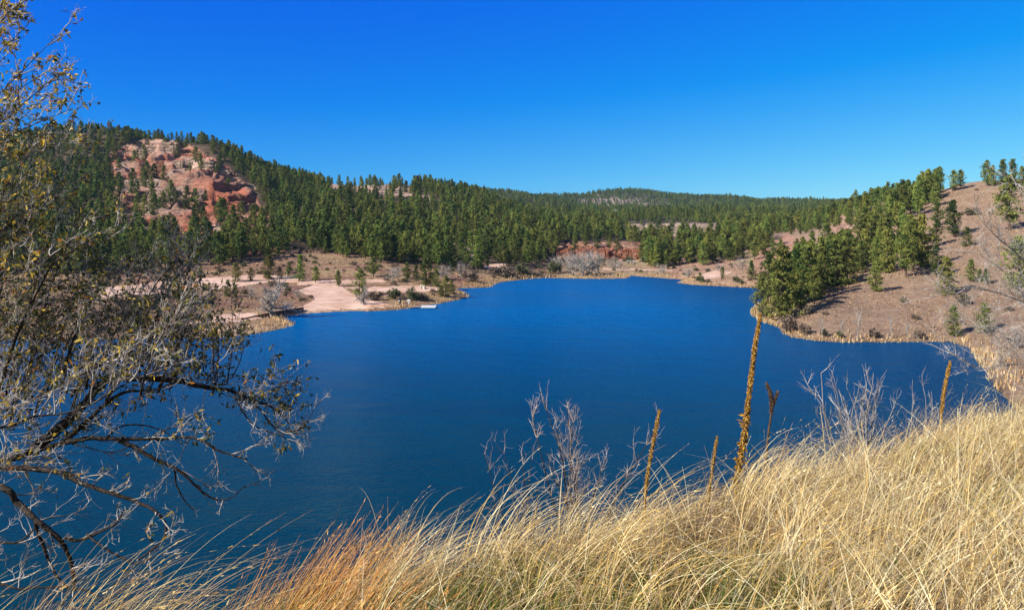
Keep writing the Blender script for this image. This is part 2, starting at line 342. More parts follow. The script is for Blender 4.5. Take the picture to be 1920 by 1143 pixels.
# ------------------------------------------------------------------ terrain
def P(Y, v): return (Y, H - (v - CV) * Y / F)      # a point of a profile: distance and the height seen at row v
LAND = {
 -900: [(60, 1), (150, 4), (240, 8), (600, 75), (900, 62), (2600, 40)],
 -150: [(100, 1), (135, 1.2), (190, 3), (235, 6), P(300, 430), P(380, 370), P(450, 320), P(520, 272), (600, 70), (1500, 55), (2600, 40)],
 0: [(100, .8), (135, 1), (190, 2.5), (235, 6), P(300, 430), P(380, 370), P(450, 320), P(520, 262), (600, 70), (1500, 55), (2600, 40)],
 200: [(100, .8), (140, 1), (190, 2.5), (230, 5.0), P(280, 455), P(350, 400), P(450, 320), P(520, 258), (620, 70), (1500, 50), (2600, 40)],
 300: [(100, .8), (145, 1), (190, 2.5), (225, 4.5), P(270, 460), P(340, 400), P(400, 350), P(450, 305), P(520, 257), (620, 72), (1500, 50), (2600, 40)],
 400: [(100, .8), (150, 1), (190, 2.6), (225, 4.5), P(270, 457), P(340, 397), P(400, 345), P(450, 305), P(520, 276), (620, 66), (1500, 50), (2600, 40)],
 500: [(100, .8), (170, 1), (200, 2.6), P(230, 495), P(300, 440), P(380, 390), P(450, 350), P(520, 323), (600, 48), (1500, 50), (2600, 40)],
 600: [(100, .8), (178, 1), (205, 2.8), P(240, 490), P(300, 445), P(400, 395), P(500, 358), P(600, 340), (700, 44), (1500, 48), (2600, 40)],
 700: [(100, .8), (185, 1), (210, 2.8), P(240, 490), P(300, 452), P(400, 400), P(500, 365), P(620, 343), (720, 42), (1500, 48), (2600, 40)],
 800: [(100, .8), (190, 1), (215, 2.6), P(240, 500), P(300, 460), P(400, 412), P(500, 375), P(600, 351), (700, 38), (1500, 48), (2600, 40)],
 880: [(100, .8), (200, 1), (220, 1.6), P(260, 492), P(320, 452), P(400, 417), P(500, 385), P(560, 371), (650, 31), (900, 28), P(1200, 362), P(1500, 356), (2600, 40)],
 950: [(100, .8), (225, .8), P(280, 488), P(330, 457), P(400, 430), P(480, 402), P(530, 396), (620, 20), P(900, 393), P(1200, 363), (1500, 52), (2600, 40)],
 1000: [(100, .8), (240, .8), P(300, 486), P(340, 457), P(400, 433), P(450, 418), (530, 14), P(800, 402), P(1000, 388), P(1200, 369), (1400, 48), (2600, 40)],
 1040: [(100, .8), (245, .6), P(310, 489), P(330, 470), P(345, 456), P(420, 436), (500, 11), P(800, 403), P(1000, 389), P(1250, 374), P(1500, 373), (2600, 40)],
 1075: [(100, .8), (245, .6), P(320, 489), P(333, 486), P(341, 460), P(420, 440), P(500, 425), P(800, 404), P(1100, 394), P(1300, 380), P(1500, 366), (2600, 45)],
 1110: [(100, .8), (245, .6), P(320, 490), P(333, 487), P(341, 459), P(420, 442), P(500, 427), P(800, 404), P(1100, 397), P(1300, 388), P(1380, 372), P(1500, 359), (2600, 45)],
 1200: [(100, .8), (245, .6), P(320, 489), P(338, 484), P(345, 464), P(430, 446), P(490, 440), P(505, 424), P(800, 404), P(1100, 397), P(1300, 388), P(1380, 374), P(1500, 358), (2600, 45)],
 1300: [(100, .8), (230, .8), P(270, 505), P(300, 482), P(350, 458), P(490, 438), P(505, 422), P(800, 406), P(1200, 393), P(1500, 369), (2600, 45)],
 1400: [(100, .8), (205, .8), (235, 1.6), P(260, 502), P(300, 480), P(350, 458), P(450, 433), P(600, 416), P(1000, 397), P(1500, 375), (2600, 45)],
 1450: [(100, .8), (150, 1.6), (172, 2.8), (195, .9), (215, 1), P(250, 502), P(300, 470), P(360, 447), P(450, 430), P(600, 414), P(1000, 397), P(1500, 377), (2600, 45)],
 1500: [(100, .8), (125, .8), (150, 4.5), (190, 7.6), (215, 8.4), (240, 7.8), P(300, 462), P(380, 437), P(450, 424), (600, 13.5), P(1000, 398), P(1500, 379), (2600, 45)],
 1550: [(100, .8), (122, .8), P(150, 563), P(190, 510), P(230, 465), (280, 11), P(380, 427), P(450, 408), (600, 18), P(1500, 381), (2600, 45)],
 1600: [(100, .8), (122, .8), P(150, 568), P(190, 505), P(240, 455), P(320, 415), P(420, 392), (520, 22), P(1500, 384), (2600, 42)],
 1650: [(100, .8), (122, .8), P(150, 569), P(190, 503), P(240, 448), P(320, 402), P(400, 379), (500, 27), P(1500, 386), (2600, 42)],
 1750: [(100, .8), (122, .8), P(150, 568), P(190, 492), P(240, 425), P(290, 383), P(330, 371), (480, 26), (1500, 40), (2600, 42)],
 1850: [(80, .8), (110, 1.2), P(150, 560), P(190, 462), P(230, 388), P(258, 353), (300, 31), (480, 27), (1500, 40), (2600, 42)],
 1950: [(30, .6), (60, 1), (90, 2), P(150, 555), P(190, 455), P(230, 383), P(258, 350), (300, 32), (480, 28), (1500, 40), (2600, 42)],
 2900: [(20, .6), (50, 4), (100, 10), (150, 16), (200, 24), (250, 32), (480, 34), (1500, 40), (2600, 42)],
}
us = np.r_[np.arange(-900, -60, 28), np.arange(-60, 1985, 3.2), np.arange(1990, 2900, 32)]
Ys = np.r_[np.geomspace(12, 96, 60), np.linspace(98, 620, 470), np.geomspace(626, 2600, 110)]
keys = sorted(LAND); prof = []
for kx in keys:
    p = LAND[kx]; prof.append(np.interp(Ys, [a for a, b in p], [b for a, b in p]))
prof = np.array(prof)
ker = np.hanning(17); ker /= ker.sum()
prof_s = np.array([np.convolve(np.pad(q, 8, mode='edge'), ker, 'valid') for q in prof])
Zl = np.array([np.interp(us, keys, prof_s[:, j]) for j in range(len(Ys))]).T     # (u, Y)
UU, YY = np.meshgrid(us, Ys, indexing='ij')
XX = (UU - CU) / F * YY

WATER_UV = [(-900, 660), (-300, 642), (0, 637), (200, 636), (330, 634), (420, 632), (470, 627), (520, 618), (548, 610), (552, 605), (540, 601), (515, 599), (535, 594),
 (570, 588), (615, 585), (661, 583), (690, 583.5), (730, 582), (758, 579), (784, 575), (812, 571), (845, 565), (868, 560), (878, 556), (876, 551), (866, 547), (853, 543), (862, 540.5), (900, 539.5),
 (921, 538), (923, 535), (935, 530), (955, 527), (990, 523), (1018, 521), (1049, 521.5), (1100, 522.5), (1150, 522.5), (1175, 521.5), (1178, 519), (1183, 517), (1217, 519.5), (1250, 522),
 (1280, 524), (1279, 527), (1270, 530), (1296, 534), (1349, 536.5), (1400, 539), (1443, 541), (1452, 543), (1448, 552), (1432, 566), (1420, 574), (1411, 581), (1413, 592), (1425, 600), (1440, 607),
 (1466, 616), (1473, 627), (1490, 633), (1533, 639), (1583, 642), (1680, 641), (1782, 640), (1825, 655), (1845, 690), (1860, 713), (1875, 735), (1920, 790), (2000, 1000), (1950, 1500), (960, 1500), (0, 1500), (-900, 1300)]
WATER = [((u - CU) / F * (H * F / (v - CV)), H * F / (v - CV)) for u, v in WATER_UV]
WATER = [(x + .0, y) for x, y in WATER]

def shore_dist(x, y):
    d = dist_poly(x, y, WATER); return np.where(inpoly(x, y, WATER), -d, d)

# the bank we stand on: level ground to a brow line, then a steep drop to the lake
BROW = [(-60, -4), (-14, 2.2), (-5.5, 3.4), (-3.4, 4.0), (-1.75, 4.7), (-.7, 5.2), (.3, 5.7), (1.2, 6.1), (2.1, 6.8), (3.5, 7.5), (4.9, 8.4), (6.3, 9.4), (9.5, 10.6), (16, 11.5), (34, 13), (90, 16)]
def bank(x, y):
    d = dist_poly(x, y, BROW, closed=False)
    yb = np.interp(x, [p[0] for p in BROW], [p[1] for p in BROW])
    out = np.where(y > yb, d, -d)
    zin = 18.27 + 1.05 * np.clip(-out / 5.0, 0, 1) ** .9
    zout = 18.27 - .76 * out - .25 * np.maximum(out - .8, 0)
    z = np.where(out < 0, zin, zout) + .10 * fbm(x * .7, y * .7, 3)
    return z, out

UVW = lambda x, y, z: (CU + F * x / y, CV + F * (H - z) / y)
sdm = shore_dist(XX, YY)
hill = np.clip((Zl - 3) / 20, 0, 1)
nz = fbm(XX / 60, YY / 60, 1) * 5 + fbm(XX / 17, YY / 17, 9) * 1.6 + fbm(XX / 5, YY / 5, 29) * .45
rid = (1 - np.abs(fbm(XX / 42 + .3 * fbm(XX / 30, YY / 30, 77), YY / 90, 51, 3))) ** 3
Z = Zl + hill * (nz * np.clip(YY / 400, .3, 1.5) + (rid - .4) * 2.5) + .12 * fbm(XX / 6, YY / 6, 4)
VV0 = CV + F * (H - Z) / YY

# cliff bands (rows where the rock breaks out of the slope) in the picture's coordinates
jit = fbm(XX / 9, YY / 9, 61) ; jit2 = fbm(XX / 11 + 40, YY / 11, 67)
Up, Vp = UU + jit * 9, VV0 + jit2 * 6
def soft(poly, d=0): return inpoly(Up, Vp, poly).astype(float)
CLIFF_L = [(205, 285), (260, 266), (325, 252), (350, 270), (400, 298), (432, 320), (470, 352), (505, 405), (500, 440), (430, 445), (300, 430), (235, 390), (205, 340)]
CLIFF_R = [(1030, 452), (1215, 455), (1222, 488), (1030, 492)]
CLIFF_M = [(1165, 420), (1345, 418), (1350, 441), (1165, 444)]
CLIFF_F = [(1085, 368), (1250, 374), (1262, 388), (1240, 396), (1150, 398), (1080, 392)]
RIBS = [(1555, 400), (1640, 368), (1690, 372), (1670, 400), (1600, 440), (1550, 452)]
def terr(mask, h, hard):
    global Z
    q = (Z + fbm(XX / 14, YY / 14, 81) * h * .8) / h; fl = np.floor(q); fr = q - fl
    st = np.clip((fr - (1 - hard)) / hard, 0, 1); st = st * st * (3 - 2 * st)
    Z = Z * (1 - mask) + ((fl + st) * h - (q * h - Z)) * mask
def blurm(m, n=3):
    for _ in range(n):
        m = (m + np.roll(m, 1, 0) + np.roll(m, -1, 0) + np.roll(m, 1, 1) + np.roll(m, -1, 1)) / 5
    return m
terr(blurm(soft(CLIFF_L)), 6.5, .22); ckm = blurm(np.maximum(np.maximum(soft(CLIFF_L), soft(CLIFF_R)), np.maximum(soft(RIBS), soft(CLIFF_F)))); Z = Z + ckm * (fbm(XX / 4.5, YY / 4.5, 301, 4) * 2.2 + (.5 - np.abs(fbm(XX / 9, YY / 14, 303, 3))) * 1.8); terr(blurm(soft(CLIFF_R)), 3.2, .3); terr(blurm(soft(CLIFF_M)), 5, .3); terr(blurm(soft(CLIFF_F)), 12, .4); terr(blurm(soft(RIBS)), 4, .35)
Z = np.maximum(Z, .25)
sl_ = .22 * np.maximum(sdm, 0)
Z = np.where(sdm > 0, np.minimum(Z, sl_ * 1.0 + .03), np.maximum(-2.5, .3 * sdm) - .05)
Zb, ob = bank(XX, YY)
Z = np.maximum(Z, np.maximum(Zb, -2.5))
VVg = CV + F * (H - Z) / YY

def gz(x, y):
    """height of the far ground"""
    x = np.atleast_1d(np.asarray(x, float)); y = np.atleast_1d(np.asarray(y, float))
    u = CU + F * x / y; i = np.clip(np.interp(u, us, np.arange(len(us))), 0, len(us) - 1.001); j = np.clip(np.interp(y, Ys, np.arange(len(Ys))), 0, len(Ys) - 1.001)
    i0, j0 = i.astype(int), j.astype(int); a, b = i - i0, j - j0
    return Z[i0, j0] * (1 - a) * (1 - b) + Z[i0 + 1, j0] * a * (1 - b) + Z[i0, j0 + 1] * (1 - a) * b + Z[i0 + 1, j0 + 1] * a * b

def spot(u, v, ymin=70.):
    """the ground point seen at column u, row v, beyond ymin"""
    yy = np.geomspace(ymin, 2500, 2500); x = (u - CU) / F * yy; z = gz(x, yy); vg = CV + F * (H - z) / yy
    k = np.argmax(vg <= v) if (vg <= v).any() else int(np.argmin(vg))
    return float(x[k]), float(yy[k]), float(z[k])

# soil colours
C = np.zeros(Z.shape + (3,)); C[:] = (.21, .135, .095)
def paint(poly, c, k=1.0, only=None):
    m = inpoly(UU + jit * 10, VVg + jit2 * 5, poly)
    if only is not None: m &= only
    C[m] = C[m] * (1 - k) + np.array(c) * k
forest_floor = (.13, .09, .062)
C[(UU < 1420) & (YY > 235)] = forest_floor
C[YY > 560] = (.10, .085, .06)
paint([(1380, 300), (2900, 200), (2900, 800), (1380, 800)], (.375, .255, .178), 1, YY < 480)
rn = np.clip(.5 + fbm(XX / 7, YY / 7, 33) * 1.1, 0, 1)[..., None]
mr_ = (UU > 1380) & (YY < 480)
C[mr_] = (C * (1 - .25 * rn) + np.array((.47, .33, .19)) * .25 * rn)[mr_]
# left hill rock and scree
strat = .5 + .5 * np.sin(Z * 1.25 + fbm(XX / 20, YY / 20, 5) * 3)
rock = np.array((.60, .37, .28)) * strat[..., None] + np.array((.47, .15, .085)) * (1 - strat[..., None])
mk = inpoly(UU + jit * 10, VVg + jit2 * 6, CLIFF_L); C[mk] = rock[mk]
scree = [(225, 300), (420, 325), (470, 352), (500, 400), (480, 440), (300, 420), (215, 370)]
mk2 = inpoly(UU + jit * 12, VVg + jit2 * 9, scree); mixs = np.clip(.5 + 1.6 * fbm(XX / 16, YY / 22, 44), 0, 1)[..., None]
C[mk2] = (np.array((.47, .21, .145)) * mixs + np.array((.40, .29, .235)) * (1 - mixs))[mk2]
paint([(395, 338), (455, 350), (470, 378), (420, 400), (390, 420), (350, 430), (380, 380)], (.50, .15, .085), .65)
paint([(255, 270), (325, 256), (345, 280), (300, 290), (250, 285)], (.66, .46, .36), .6)
paint([(340, 297), (395, 300), (405, 315), (345, 316)], (.78, .56, .44), .85)
paint([(420, 425), (520, 430), (535, 470), (500, 485), (430, 470)], (.45, .17, .10), .6)
# bare openings in the left hill
for pl in ([(600, 345), (680, 340), (770, 345), (775, 368), (700, 362), (620, 352)], [(790, 365), (812, 365), (812, 392), (795, 392)], [(835, 455), (900, 462), (900, 480), (840, 478)]): paint(pl, (.52, .36, .27), .9)
# slope over the boat ramp: dry grass over red soil
paint([(430, 490), (560, 470), (680, 480), (760, 495), (790, 520), (700, 528), (600, 532), (430, 520), (330, 530), (280, 500)], (.36, .22, .15), 1)
paint([(560, 478), (690, 482), (720, 500), (650, 522), (600, 520)], (.38, .27, .16), .8)
paint([(460, 500), (560, 500), (600, 495), (590, 515), (480, 520)], (.46, .17, .09), .6)
# bench
bn = (YY < 236) & (UU < 960) & (sdm > 0)
C[bn] = (.34, .235, .15); rb = np.clip(.5 + 1.5 * fbm(XX / 9, YY / 9, 91), 0, 1)[..., None]
C[bn] = (np.array((.42, .29, .165)) * rb + np.array((.30, .17, .12)) * (1 - rb))[bn]
# valley
C[(UU + jit * 40 > 1040) & (UU < 1420) & (YY < 330)] = (.42, .31, .19)
paint([(1030, 455), (1212, 452), (1215, 487), (1030, 490)], (.36, .20, .13), 1)
mk = inpoly(UU + jit * 6, VVg, CLIFF_R); C[mk] = (np.array((.46, .28, .20)) * strat[..., None] + np.array((.42, .15, .09)) * (1 - strat[..., None]))[mk]
mk = inpoly(UU + jit * 8, VVg + jit2 * 2, CLIFF_M); C[mk] = (.48, .36, .29)
mk = inpoly(UU + jit * 12, VVg + jit2 * 3, CLIFF_F); C[mk] = (.36, .28, .23)
paint([(990, 382), (1085, 386), (1085, 391), (990, 387)], (.66, .52, .40), 1)
paint([(1210, 500), (1270, 478), (1330, 485), (1420, 500), (1440, 545), (1290, 530)], (.46, .28, .20), 1)
paint([(1290, 520), (1340, 500), (1400, 508), (1440, 520), (1440, 535), (1290, 532)], (.50, .33, .22), 1)
paint([(1425, 460), (1480, 435), (1495, 450), (1480, 480), (1430, 510), (1400, 520)], (.47, .27, .19), 1)
mk = inpoly(UU + jit * 6, VVg + jit2 * 4, RIBS); C[mk] = (.52, .32, .24)
# sand and mud at the waterline, dark lake bed
C[(sdm > 0) & (sdm < .8) & (YY > 60)] = (.30, .20, .13)
C[(sdm > 0) & (sdm < 4.5) & (UU > 330) & (UU < 690)] = (.60, .42, .28)
C[sdm <= 0] = (.09, .08, .05)
C[(ob < 8) & (Zb > .3) & (YY < 60)] = (.13, .09, .045)

ROCK = np.zeros(Z.shape)
for pl, k in ((CLIFF_L, .9), (CLIFF_R, 1), (CLIFF_M, 1), (CLIFF_F, 1), (RIBS, .8)): ROCK = np.maximum(ROCK, k * inpoly(UU + jit * 8, VVg + jit2 * 4, pl))
C = np.concatenate([C * (1 + .45 * ROCK[..., None]), ROCK[..., None]], -1)
nu, ny = Z.shape
idx = np.arange(nu * ny).reshape(nu, ny)
quads = np.stack([idx[:-1, :-1], idx[1:, :-1], idx[1:, 1:], idx[:-1, 1:]], -1).reshape(-1, 4)
V = np.stack([XX, YY, Z], -1).reshape(-1, 3)
# the ground round the camera, same sheet
gx = np.linspace(-70, 90, 400); gy = np.linspace(-40, 13.0, 160)
GX, GY = np.meshgrid(gx, gy, indexing='ij'); GZ, GO = bank(GX, GY); GZ = np.maximum(GZ, -2.5)
GZ = np.where(GY < 12.0, GZ, GZ - .03)
ix2 = np.arange(GX.size).reshape(GX.shape) + len(V)
q2 = np.stack([ix2[:-1, :-1], ix2[1:, :-1], ix2[1:, 1:], ix2[:-1, 1:]], -1).reshape(-1, 4)
V2 = np.stack([GX, GY, GZ], -1).reshape(-1, 3); C2 = np.tile(np.array((.12, .085, .045, 0)), (len(V2), 1))
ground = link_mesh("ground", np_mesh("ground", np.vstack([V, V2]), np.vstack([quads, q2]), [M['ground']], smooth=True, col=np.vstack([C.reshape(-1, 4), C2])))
tag(ground, kind="structure")

wv = [(-4000, -300, 0), (4000, -300, 0), (4000, 4000, 0), (-4000, 4000, 0)]
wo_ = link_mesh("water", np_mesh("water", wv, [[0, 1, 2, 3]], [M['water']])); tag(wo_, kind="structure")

# roads and gravel lots: strips of the same ground lifted a little
def drape(name, polys, mat, lift=.05):
    cu = (UU[:-1, :-1] + UU[1:, 1:]) / 2; cv = (VVg[:-1, :-1] + VVg[1:, 1:]) / 2; cs = sdm[:-1, :-1]; j1 = jit[:-1, :-1] * 4; j2 = jit2[:-1, :-1] * 1.5
    m = np.zeros(cu.shape, bool)
    for (pl, y0, y1) in polys: m |= inpoly(cu + j1, cv + j2, pl) & (YY[:-1, :-1] > y0) & (YY[:-1, :-1] < y1)
    m &= cs > .6
    q = np.stack([idx[:-1, :-1], idx[1:, :-1], idx[1:, 1:], idx[:-1, 1:]], -1)[m]
    un, inv = np.unique(q.ravel(), return_inverse=True); vv = V[un].copy(); vv[:, 2] += lift
    o = link_mesh(name, np_mesh(name, vv, inv.reshape(-1, 4), [mat], smooth=True)); return tag(o, kind="structure")
ROADS = [([(300, 606), (340, 596), (420, 590), (520, 584), (565, 578), (590, 560), (560, 545), (600, 530), (615, 531), (640, 535), (660, 550), (690, 562), (730, 570), (760, 574), (700, 578), (650, 580), (560, 584), (450, 604), (360, 611)], 100, 240),
         ([(560, 527), (720, 523), (725, 529), (640, 533), (560, 534)], 100, 260),
         ([(140, 545), (280, 530), (360, 523), (450, 516), (510, 516), (560, 522), (560, 530), (500, 530), (430, 541), (330, 549), (200, 560)], 100, 260),
         ([(640, 539), (760, 536), (830, 537), (830, 545), (770, 549), (690, 546)], 100, 240),
         ([(905, 498), (945, 492), (950, 498), (915, 506)], 150, 330),
         ([(1305, 517), (1345, 506), (1375, 510), (1350, 520), (1320, 524)], 150, 330),
         ([(1130, 503), (1260, 506), (1262, 509), (1130, 506)], 200, 340)]
drape("dirt_road", ROADS, M['road'])
# ------------------------------------------------------------------ pines
def leaf_tris(cent, rad, n, size, rg, flat=1.0):
    """n small triangles of random facing scattered round each centre"""
    c = np.repeat(cent, n, 0); r = np.repeat(rad, n)[:, None]
    p = c + rg.normal(0, .55, c.shape) * r * np.array([1, 1, flat])
    a = rg.normal(size=p.shape); a /= np.linalg.norm(a, axis=1)[:, None]
    b = np.cross(a, rg.normal(size=p.shape)); b /= np.linalg.norm(b, axis=1)[:, None]
    s = size * rg.uniform(.6, 1.4, (len(p), 1))
    v = np.stack([p - a * s, p + a * s, p + b * s * 1.3], 1).reshape(-1, 3)
    f = np.arange(len(v)).reshape(-1, 3)
    return v, f

def pine_arrays(seed, kind):
    rg = np.random.default_rng(seed)
    cs, rs = [], []
    if kind == 'ponderosa': base, wid, nb, pw = rg.uniform(.07, .18), rg.uniform(.17, .23), 80, .75
    elif kind == 'slim': base, wid, nb, pw = rg.uniform(.05, .1), rg.uniform(.17, .22), 74, .9
    else: base, wid, nb, pw = .02, rg.uniform(.20, .28), 92, .8
    lean = rg.normal(0, .02, 2)
    tp = np.array([[lean[0] * t + .01 * math.sin(t * 5 + seed), lean[1] * t, t * .96] for t in np.linspace(0, 1, 7)])
    tv, tf = tube(tp, np.interp(np.linspace(0, 1, 7), [0, 1], [.022, .004]), 5)
    limbs_v, limbs_f, n = [tv], [tf], len(tv)
    for i in range(nb):
        t = (i + rg.uniform(0, 1)) / nb; h = base + (1 - base) * t
        if kind == 'ponderosa': prof = (math.sin(math.pi * min(1, (t * .82 + .2))) ** .9) * (1.0 if t < .6 else 1.0 - (t - .6) * .9) * (1.15 if int(t * 9) % 2 else .85)
        elif kind == 'slim': prof = (1 - t) ** .8 * .9 + .14
        else: prof = max(.10, math.sin(math.pi * (.24 + .72 * t)) ** .8 * (1.0 if t < .45 else 1.0 - (t - .45) * .8))
        L = wid * prof * rg.uniform(.55, 1.2); az = rg.uniform(0, 2 * math.pi)
        d = np.array([math.cos(az), math.sin(az), rg.uniform(-.1, .35) + .3 * t]); st = np.array([lean[0] * h, lean[1] * h, min(h, .95)])
        if rg.random() < .4:
            v, f = tube([st, st + d * L * .55, st + d * L * .95], [.006, .004, .002], 3); limbs_v.append(v); limbs_f.append(f + n); n += len(v)
        for q in (.45, .75, 1.0):
            if rg.random() < .88:
                cs.append(st + d * L * q + rg.normal(0, .012, 3)); rs.append(.030 * (1.25 - .4 * t) * rg.uniform(.7, 1.3))
    cs.append(np.array([lean[0], lean[1], .97])); rs.append(.02)
    v, f = leaf_tris(np.array(cs), np.array(rs) * 1.15, 14, .017, rg, .75)
    v[:, 2] = np.clip(v[:, 2], .005, None)
    return (np.vstack(limbs_v), np.vstack(limbs_f)), (v, f)

KINDS = ['ponderosa'] * 5 + ['slim'] * 3 + ['juniper'] * 4
PINE = []
proto_col = bpy.data.collections.new("tree_sources")
for i, kd in enumerate(KINDS):
    (tv, tf), (cv, cf) = pine_arrays(100 + i, kd)
    lm = M['juniper'] if kd == 'juniper' else M['needles']
    trunk_me = quad_mesh("trunk", tv, tf, M['bark'], True)
    crown_me = np_mesh("crown", cv, cf, [lm])
    V_ = np.vstack([tv, cv]); cf4 = np.hstack([cf, cf[:, 2:3]]) + len(tv)
    both = quad_mesh("pine_%02d" % i, V_, np.vstack([tf, cf4]), [M['bark'], lm])
    both.polygons.foreach_set("material_index", np.r_[np.zeros(len(tf), np.int32), np.ones(len(cf4), np.int32)])
    po = bpy.data.objects.new("pine_source_%02d" % i, both); proto_col.objects.link(po)
    PINE.append((trunk_me, crown_me, both))

def pick(kind):
    return rnd.choice({'p': [0, 1, 2, 3, 4], 's': [5, 6, 7], 'j': [8, 9, 10, 11]}[kind])

def scatter(name, pts, scl, idxs, coll, label, cat="trees", rot=None):
    """one object for a mass nobody could count: copies of small sources placed on its points"""
    me = bpy.data.meshes.new(name); me.vertices.add(len(pts)); me.vertices.foreach_set("co", np.asarray(pts, np.float32).ravel())
    a = me.attributes.new("scl", 'FLOAT_VECTOR', 'POINT'); a.data.foreach_set("vector", np.asarray(scl, np.float32).ravel())
    a = me.attributes.new("idx", 'INT', 'POINT'); a.data.foreach_set("value", np.asarray(idxs, np.int32))
    rr = np.zeros((len(pts), 3), np.float32); rr[:, 2] = rng.uniform(0, 6.28, len(pts)) if rot is None else rot
    a = me.attributes.new("rot", 'FLOAT_VECTOR', 'POINT'); a.data.foreach_set("vector", rr.ravel())
    o = link_mesh(name, me)
    g = bpy.data.node_groups.new(name + "_nodes", 'GeometryNodeTree')
    g.interface.new_socket("Geometry", in_out='INPUT', socket_type='NodeSocketGeometry'); g.interface.new_socket("Geometry", in_out='OUTPUT', socket_type='NodeSocketGeometry')
    gi, go = g.nodes.new('NodeGroupInput'), g.nodes.new('NodeGroupOutput')
    ip = g.nodes.new('GeometryNodeInstanceOnPoints'); ci = g.nodes.new('GeometryNodeCollectionInfo')
    ci.inputs['Collection'].default_value = coll; ci.inputs['Separate Children'].default_value = True; ci.inputs['Reset Children'].default_value = True
    ip.inputs['Pick Instance'].default_value = True
    def attr(nm, ty):
        n = g.nodes.new('GeometryNodeInputNamedAttribute'); n.data_type = ty; n.inputs['Name'].default_value = nm; return n.outputs[0]
    g.links.new(gi.outputs[0], ip.inputs['Points']); g.links.new(ci.outputs[0], ip.inputs['Instance'])
    g.links.new(attr("idx", 'INT'), ip.inputs['Instance Index']); g.links.new(attr("scl", 'FLOAT_VECTOR'), ip.inputs['Scale'])
    g.links.new(attr("rot", 'FLOAT_VECTOR'), ip.inputs['Rotation']); g.links.new(ip.outputs[0], go.inputs[0])
    md = o.modifiers.new("scatter", 'NODES'); md.node_group = g
    return tag(o, label, kind="stuff")

# where trees stand: polygons of their bases in the picture, chance, kinds, height in m
# jittered world grid so that spacing is even
def grid(y0, y1, s, u0=-420, u1=2350):
    ys = np.arange(y0, y1, s); out = []
    for y in ys:
        xs = np.arange((u0 - CU) / F * y, (u1 - CU) / F * y, s); out.append(np.c_[xs + rng.uniform(-.48, .48, len(xs)) * s, y + rng.uniform(-.48, .48, len(xs)) * s])
    return np.vstack(out)
FOREST = [
 ([(405, 262), (520, 305), (600, 320), (880, 350), (950, 372), (1000, 400), (1045, 440), (1045, 476), (990, 500), (950, 498), (880, 506), (800, 500), (720, 494), (640, 484), (580, 474), (520, 440), (505, 400), (475, 350), (440, 318)], .93),
 ([(-420, 200), (250, 200), (345, 230), (405, 255), (440, 318), (400, 290), (330, 256), (250, 262), (205, 300), (215, 400), (240, 440), (300, 470), (330, 505), (250, 515), (-420, 520)], .86),
 ([(205, 290), (300, 300), (340, 400), (500, 430), (525, 440), (520, 460), (330, 445), (230, 400)], .16),
 ([(240, 435), (330, 445), (430, 456), (520, 450), (560, 470), (500, 486), (330, 500), (240, 500)], .62),
 ([(945, 440), (1045, 430), (1045, 400), (1180, 415), (1180, 452), (1045, 455)], .85),
 ([(1180, 444), (1350, 441), (1440, 460), (1440, 475), (1330, 478), (1215, 470), (1180, 455)], .75),
 ([(1200, 482), (1215, 470), (1345, 455), (1400, 470), (1395, 488), (1335, 500), (1300, 498), (1262, 506), (1215, 503)], .55),
 ([(1350, 415), (1480, 412), (1480, 430), (1430, 455), (1350, 450)], .85),
 ([(1426, 588), (1462, 612), (1500, 600), (1540, 566), (1580, 540), (1600, 522), (1640, 512), (1690, 526), (1730, 520), (1735, 492), (1700, 455), (1640, 440), (1580, 470), (1500, 500), (1450, 545), (1428, 570)], .62),
 ([(1480, 445), (1570, 425), (1620, 418), (1690, 430), (1720, 400), (1770, 372), (1765, 350), (1700, 352), (1650, 366), (1580, 388), (1500, 415), (1475, 430)], .55),
 ([(1930, 345), (2350, 330), (2350, 520), (1960, 480)], .5),
]
HOLES = [([(300, 395), (500, 400), (512, 452), (430, 458), (330, 445)], .10), ([(600, 343), (690, 338), (775, 345), (778, 385), (700, 378), (620, 366)], .12), ([(790, 362), (818, 362), (820, 412), (795, 410)], .2), ([(835, 448), (905, 456), (905, 500), (840, 496)], .15),
 ([(325, 256), (410, 290), (440, 318), (475, 350), (508, 405), (500, 436), (420, 425), (395, 345), (335, 330), (300, 262)], .06), ([(385, 410), (500, 405), (520, 440), (430, 440)], .25),
 (CLIFF_F, .8), ([(1130, 374), (1230, 376), (1240, 386), (1140, 388)], .4), ([(1165, 420), (1345, 420), (1350, 452), (1280, 458), (1200, 455), (1165, 446)], .10), ([(990, 381), (1085, 385), (1085, 391), (990, 387)], .08), ([(1580, 440), (1640, 385), (1672, 385), (1622, 440)], .18),
 ([(1640, 398), (1682, 380), (1685, 402), (1650, 415)], .2)]
def dens(u, v, y):
    d = np.zeros(len(u))
    for pl, k in FOREST: d = np.where(inpoly(u, v, pl), k, d)
    d = np.where((y > 590) | ((y > 420) & (u > 950) & (u < 1500)), .9, d)
    for pl, k in HOLES: d = np.where(inpoly(u, v, pl), k, d)
    d = np.where((y > 512) & (y < 700) & (u < 560), .95, d)
    return d
def place(g, ymin=0):
    x, y = g[:, 0], g[:, 1]; z = gz(x, y); u = CU + F * x / y; v = CV + F * (H - z) / y
    n = fbm(x / 22, y / 22, 200) - .45 * (fbm(x / 9, y / 9, 210) > .42); dd = dens(u + fbm(x / 8, y / 8, 3) * 8, v + fbm(x / 8, y / 8, 5) * 4, y) * np.clip(1.0 + .9 * n, .12, 1.2)
    sd_ = shore_dist(x, y)
    k = (rng.random(len(x)) < dd) & (sd_ > 1.5)
    return np.c_[x, y, z, u, v][k]
g1 = place(grid(130, 330, 3.85)); g2 = place(grid(330, 640, 5.0)); g3 = place(grid(640, 1560, 6.6, 700, 2000))
T = np.vstack([g1, g2, g3])
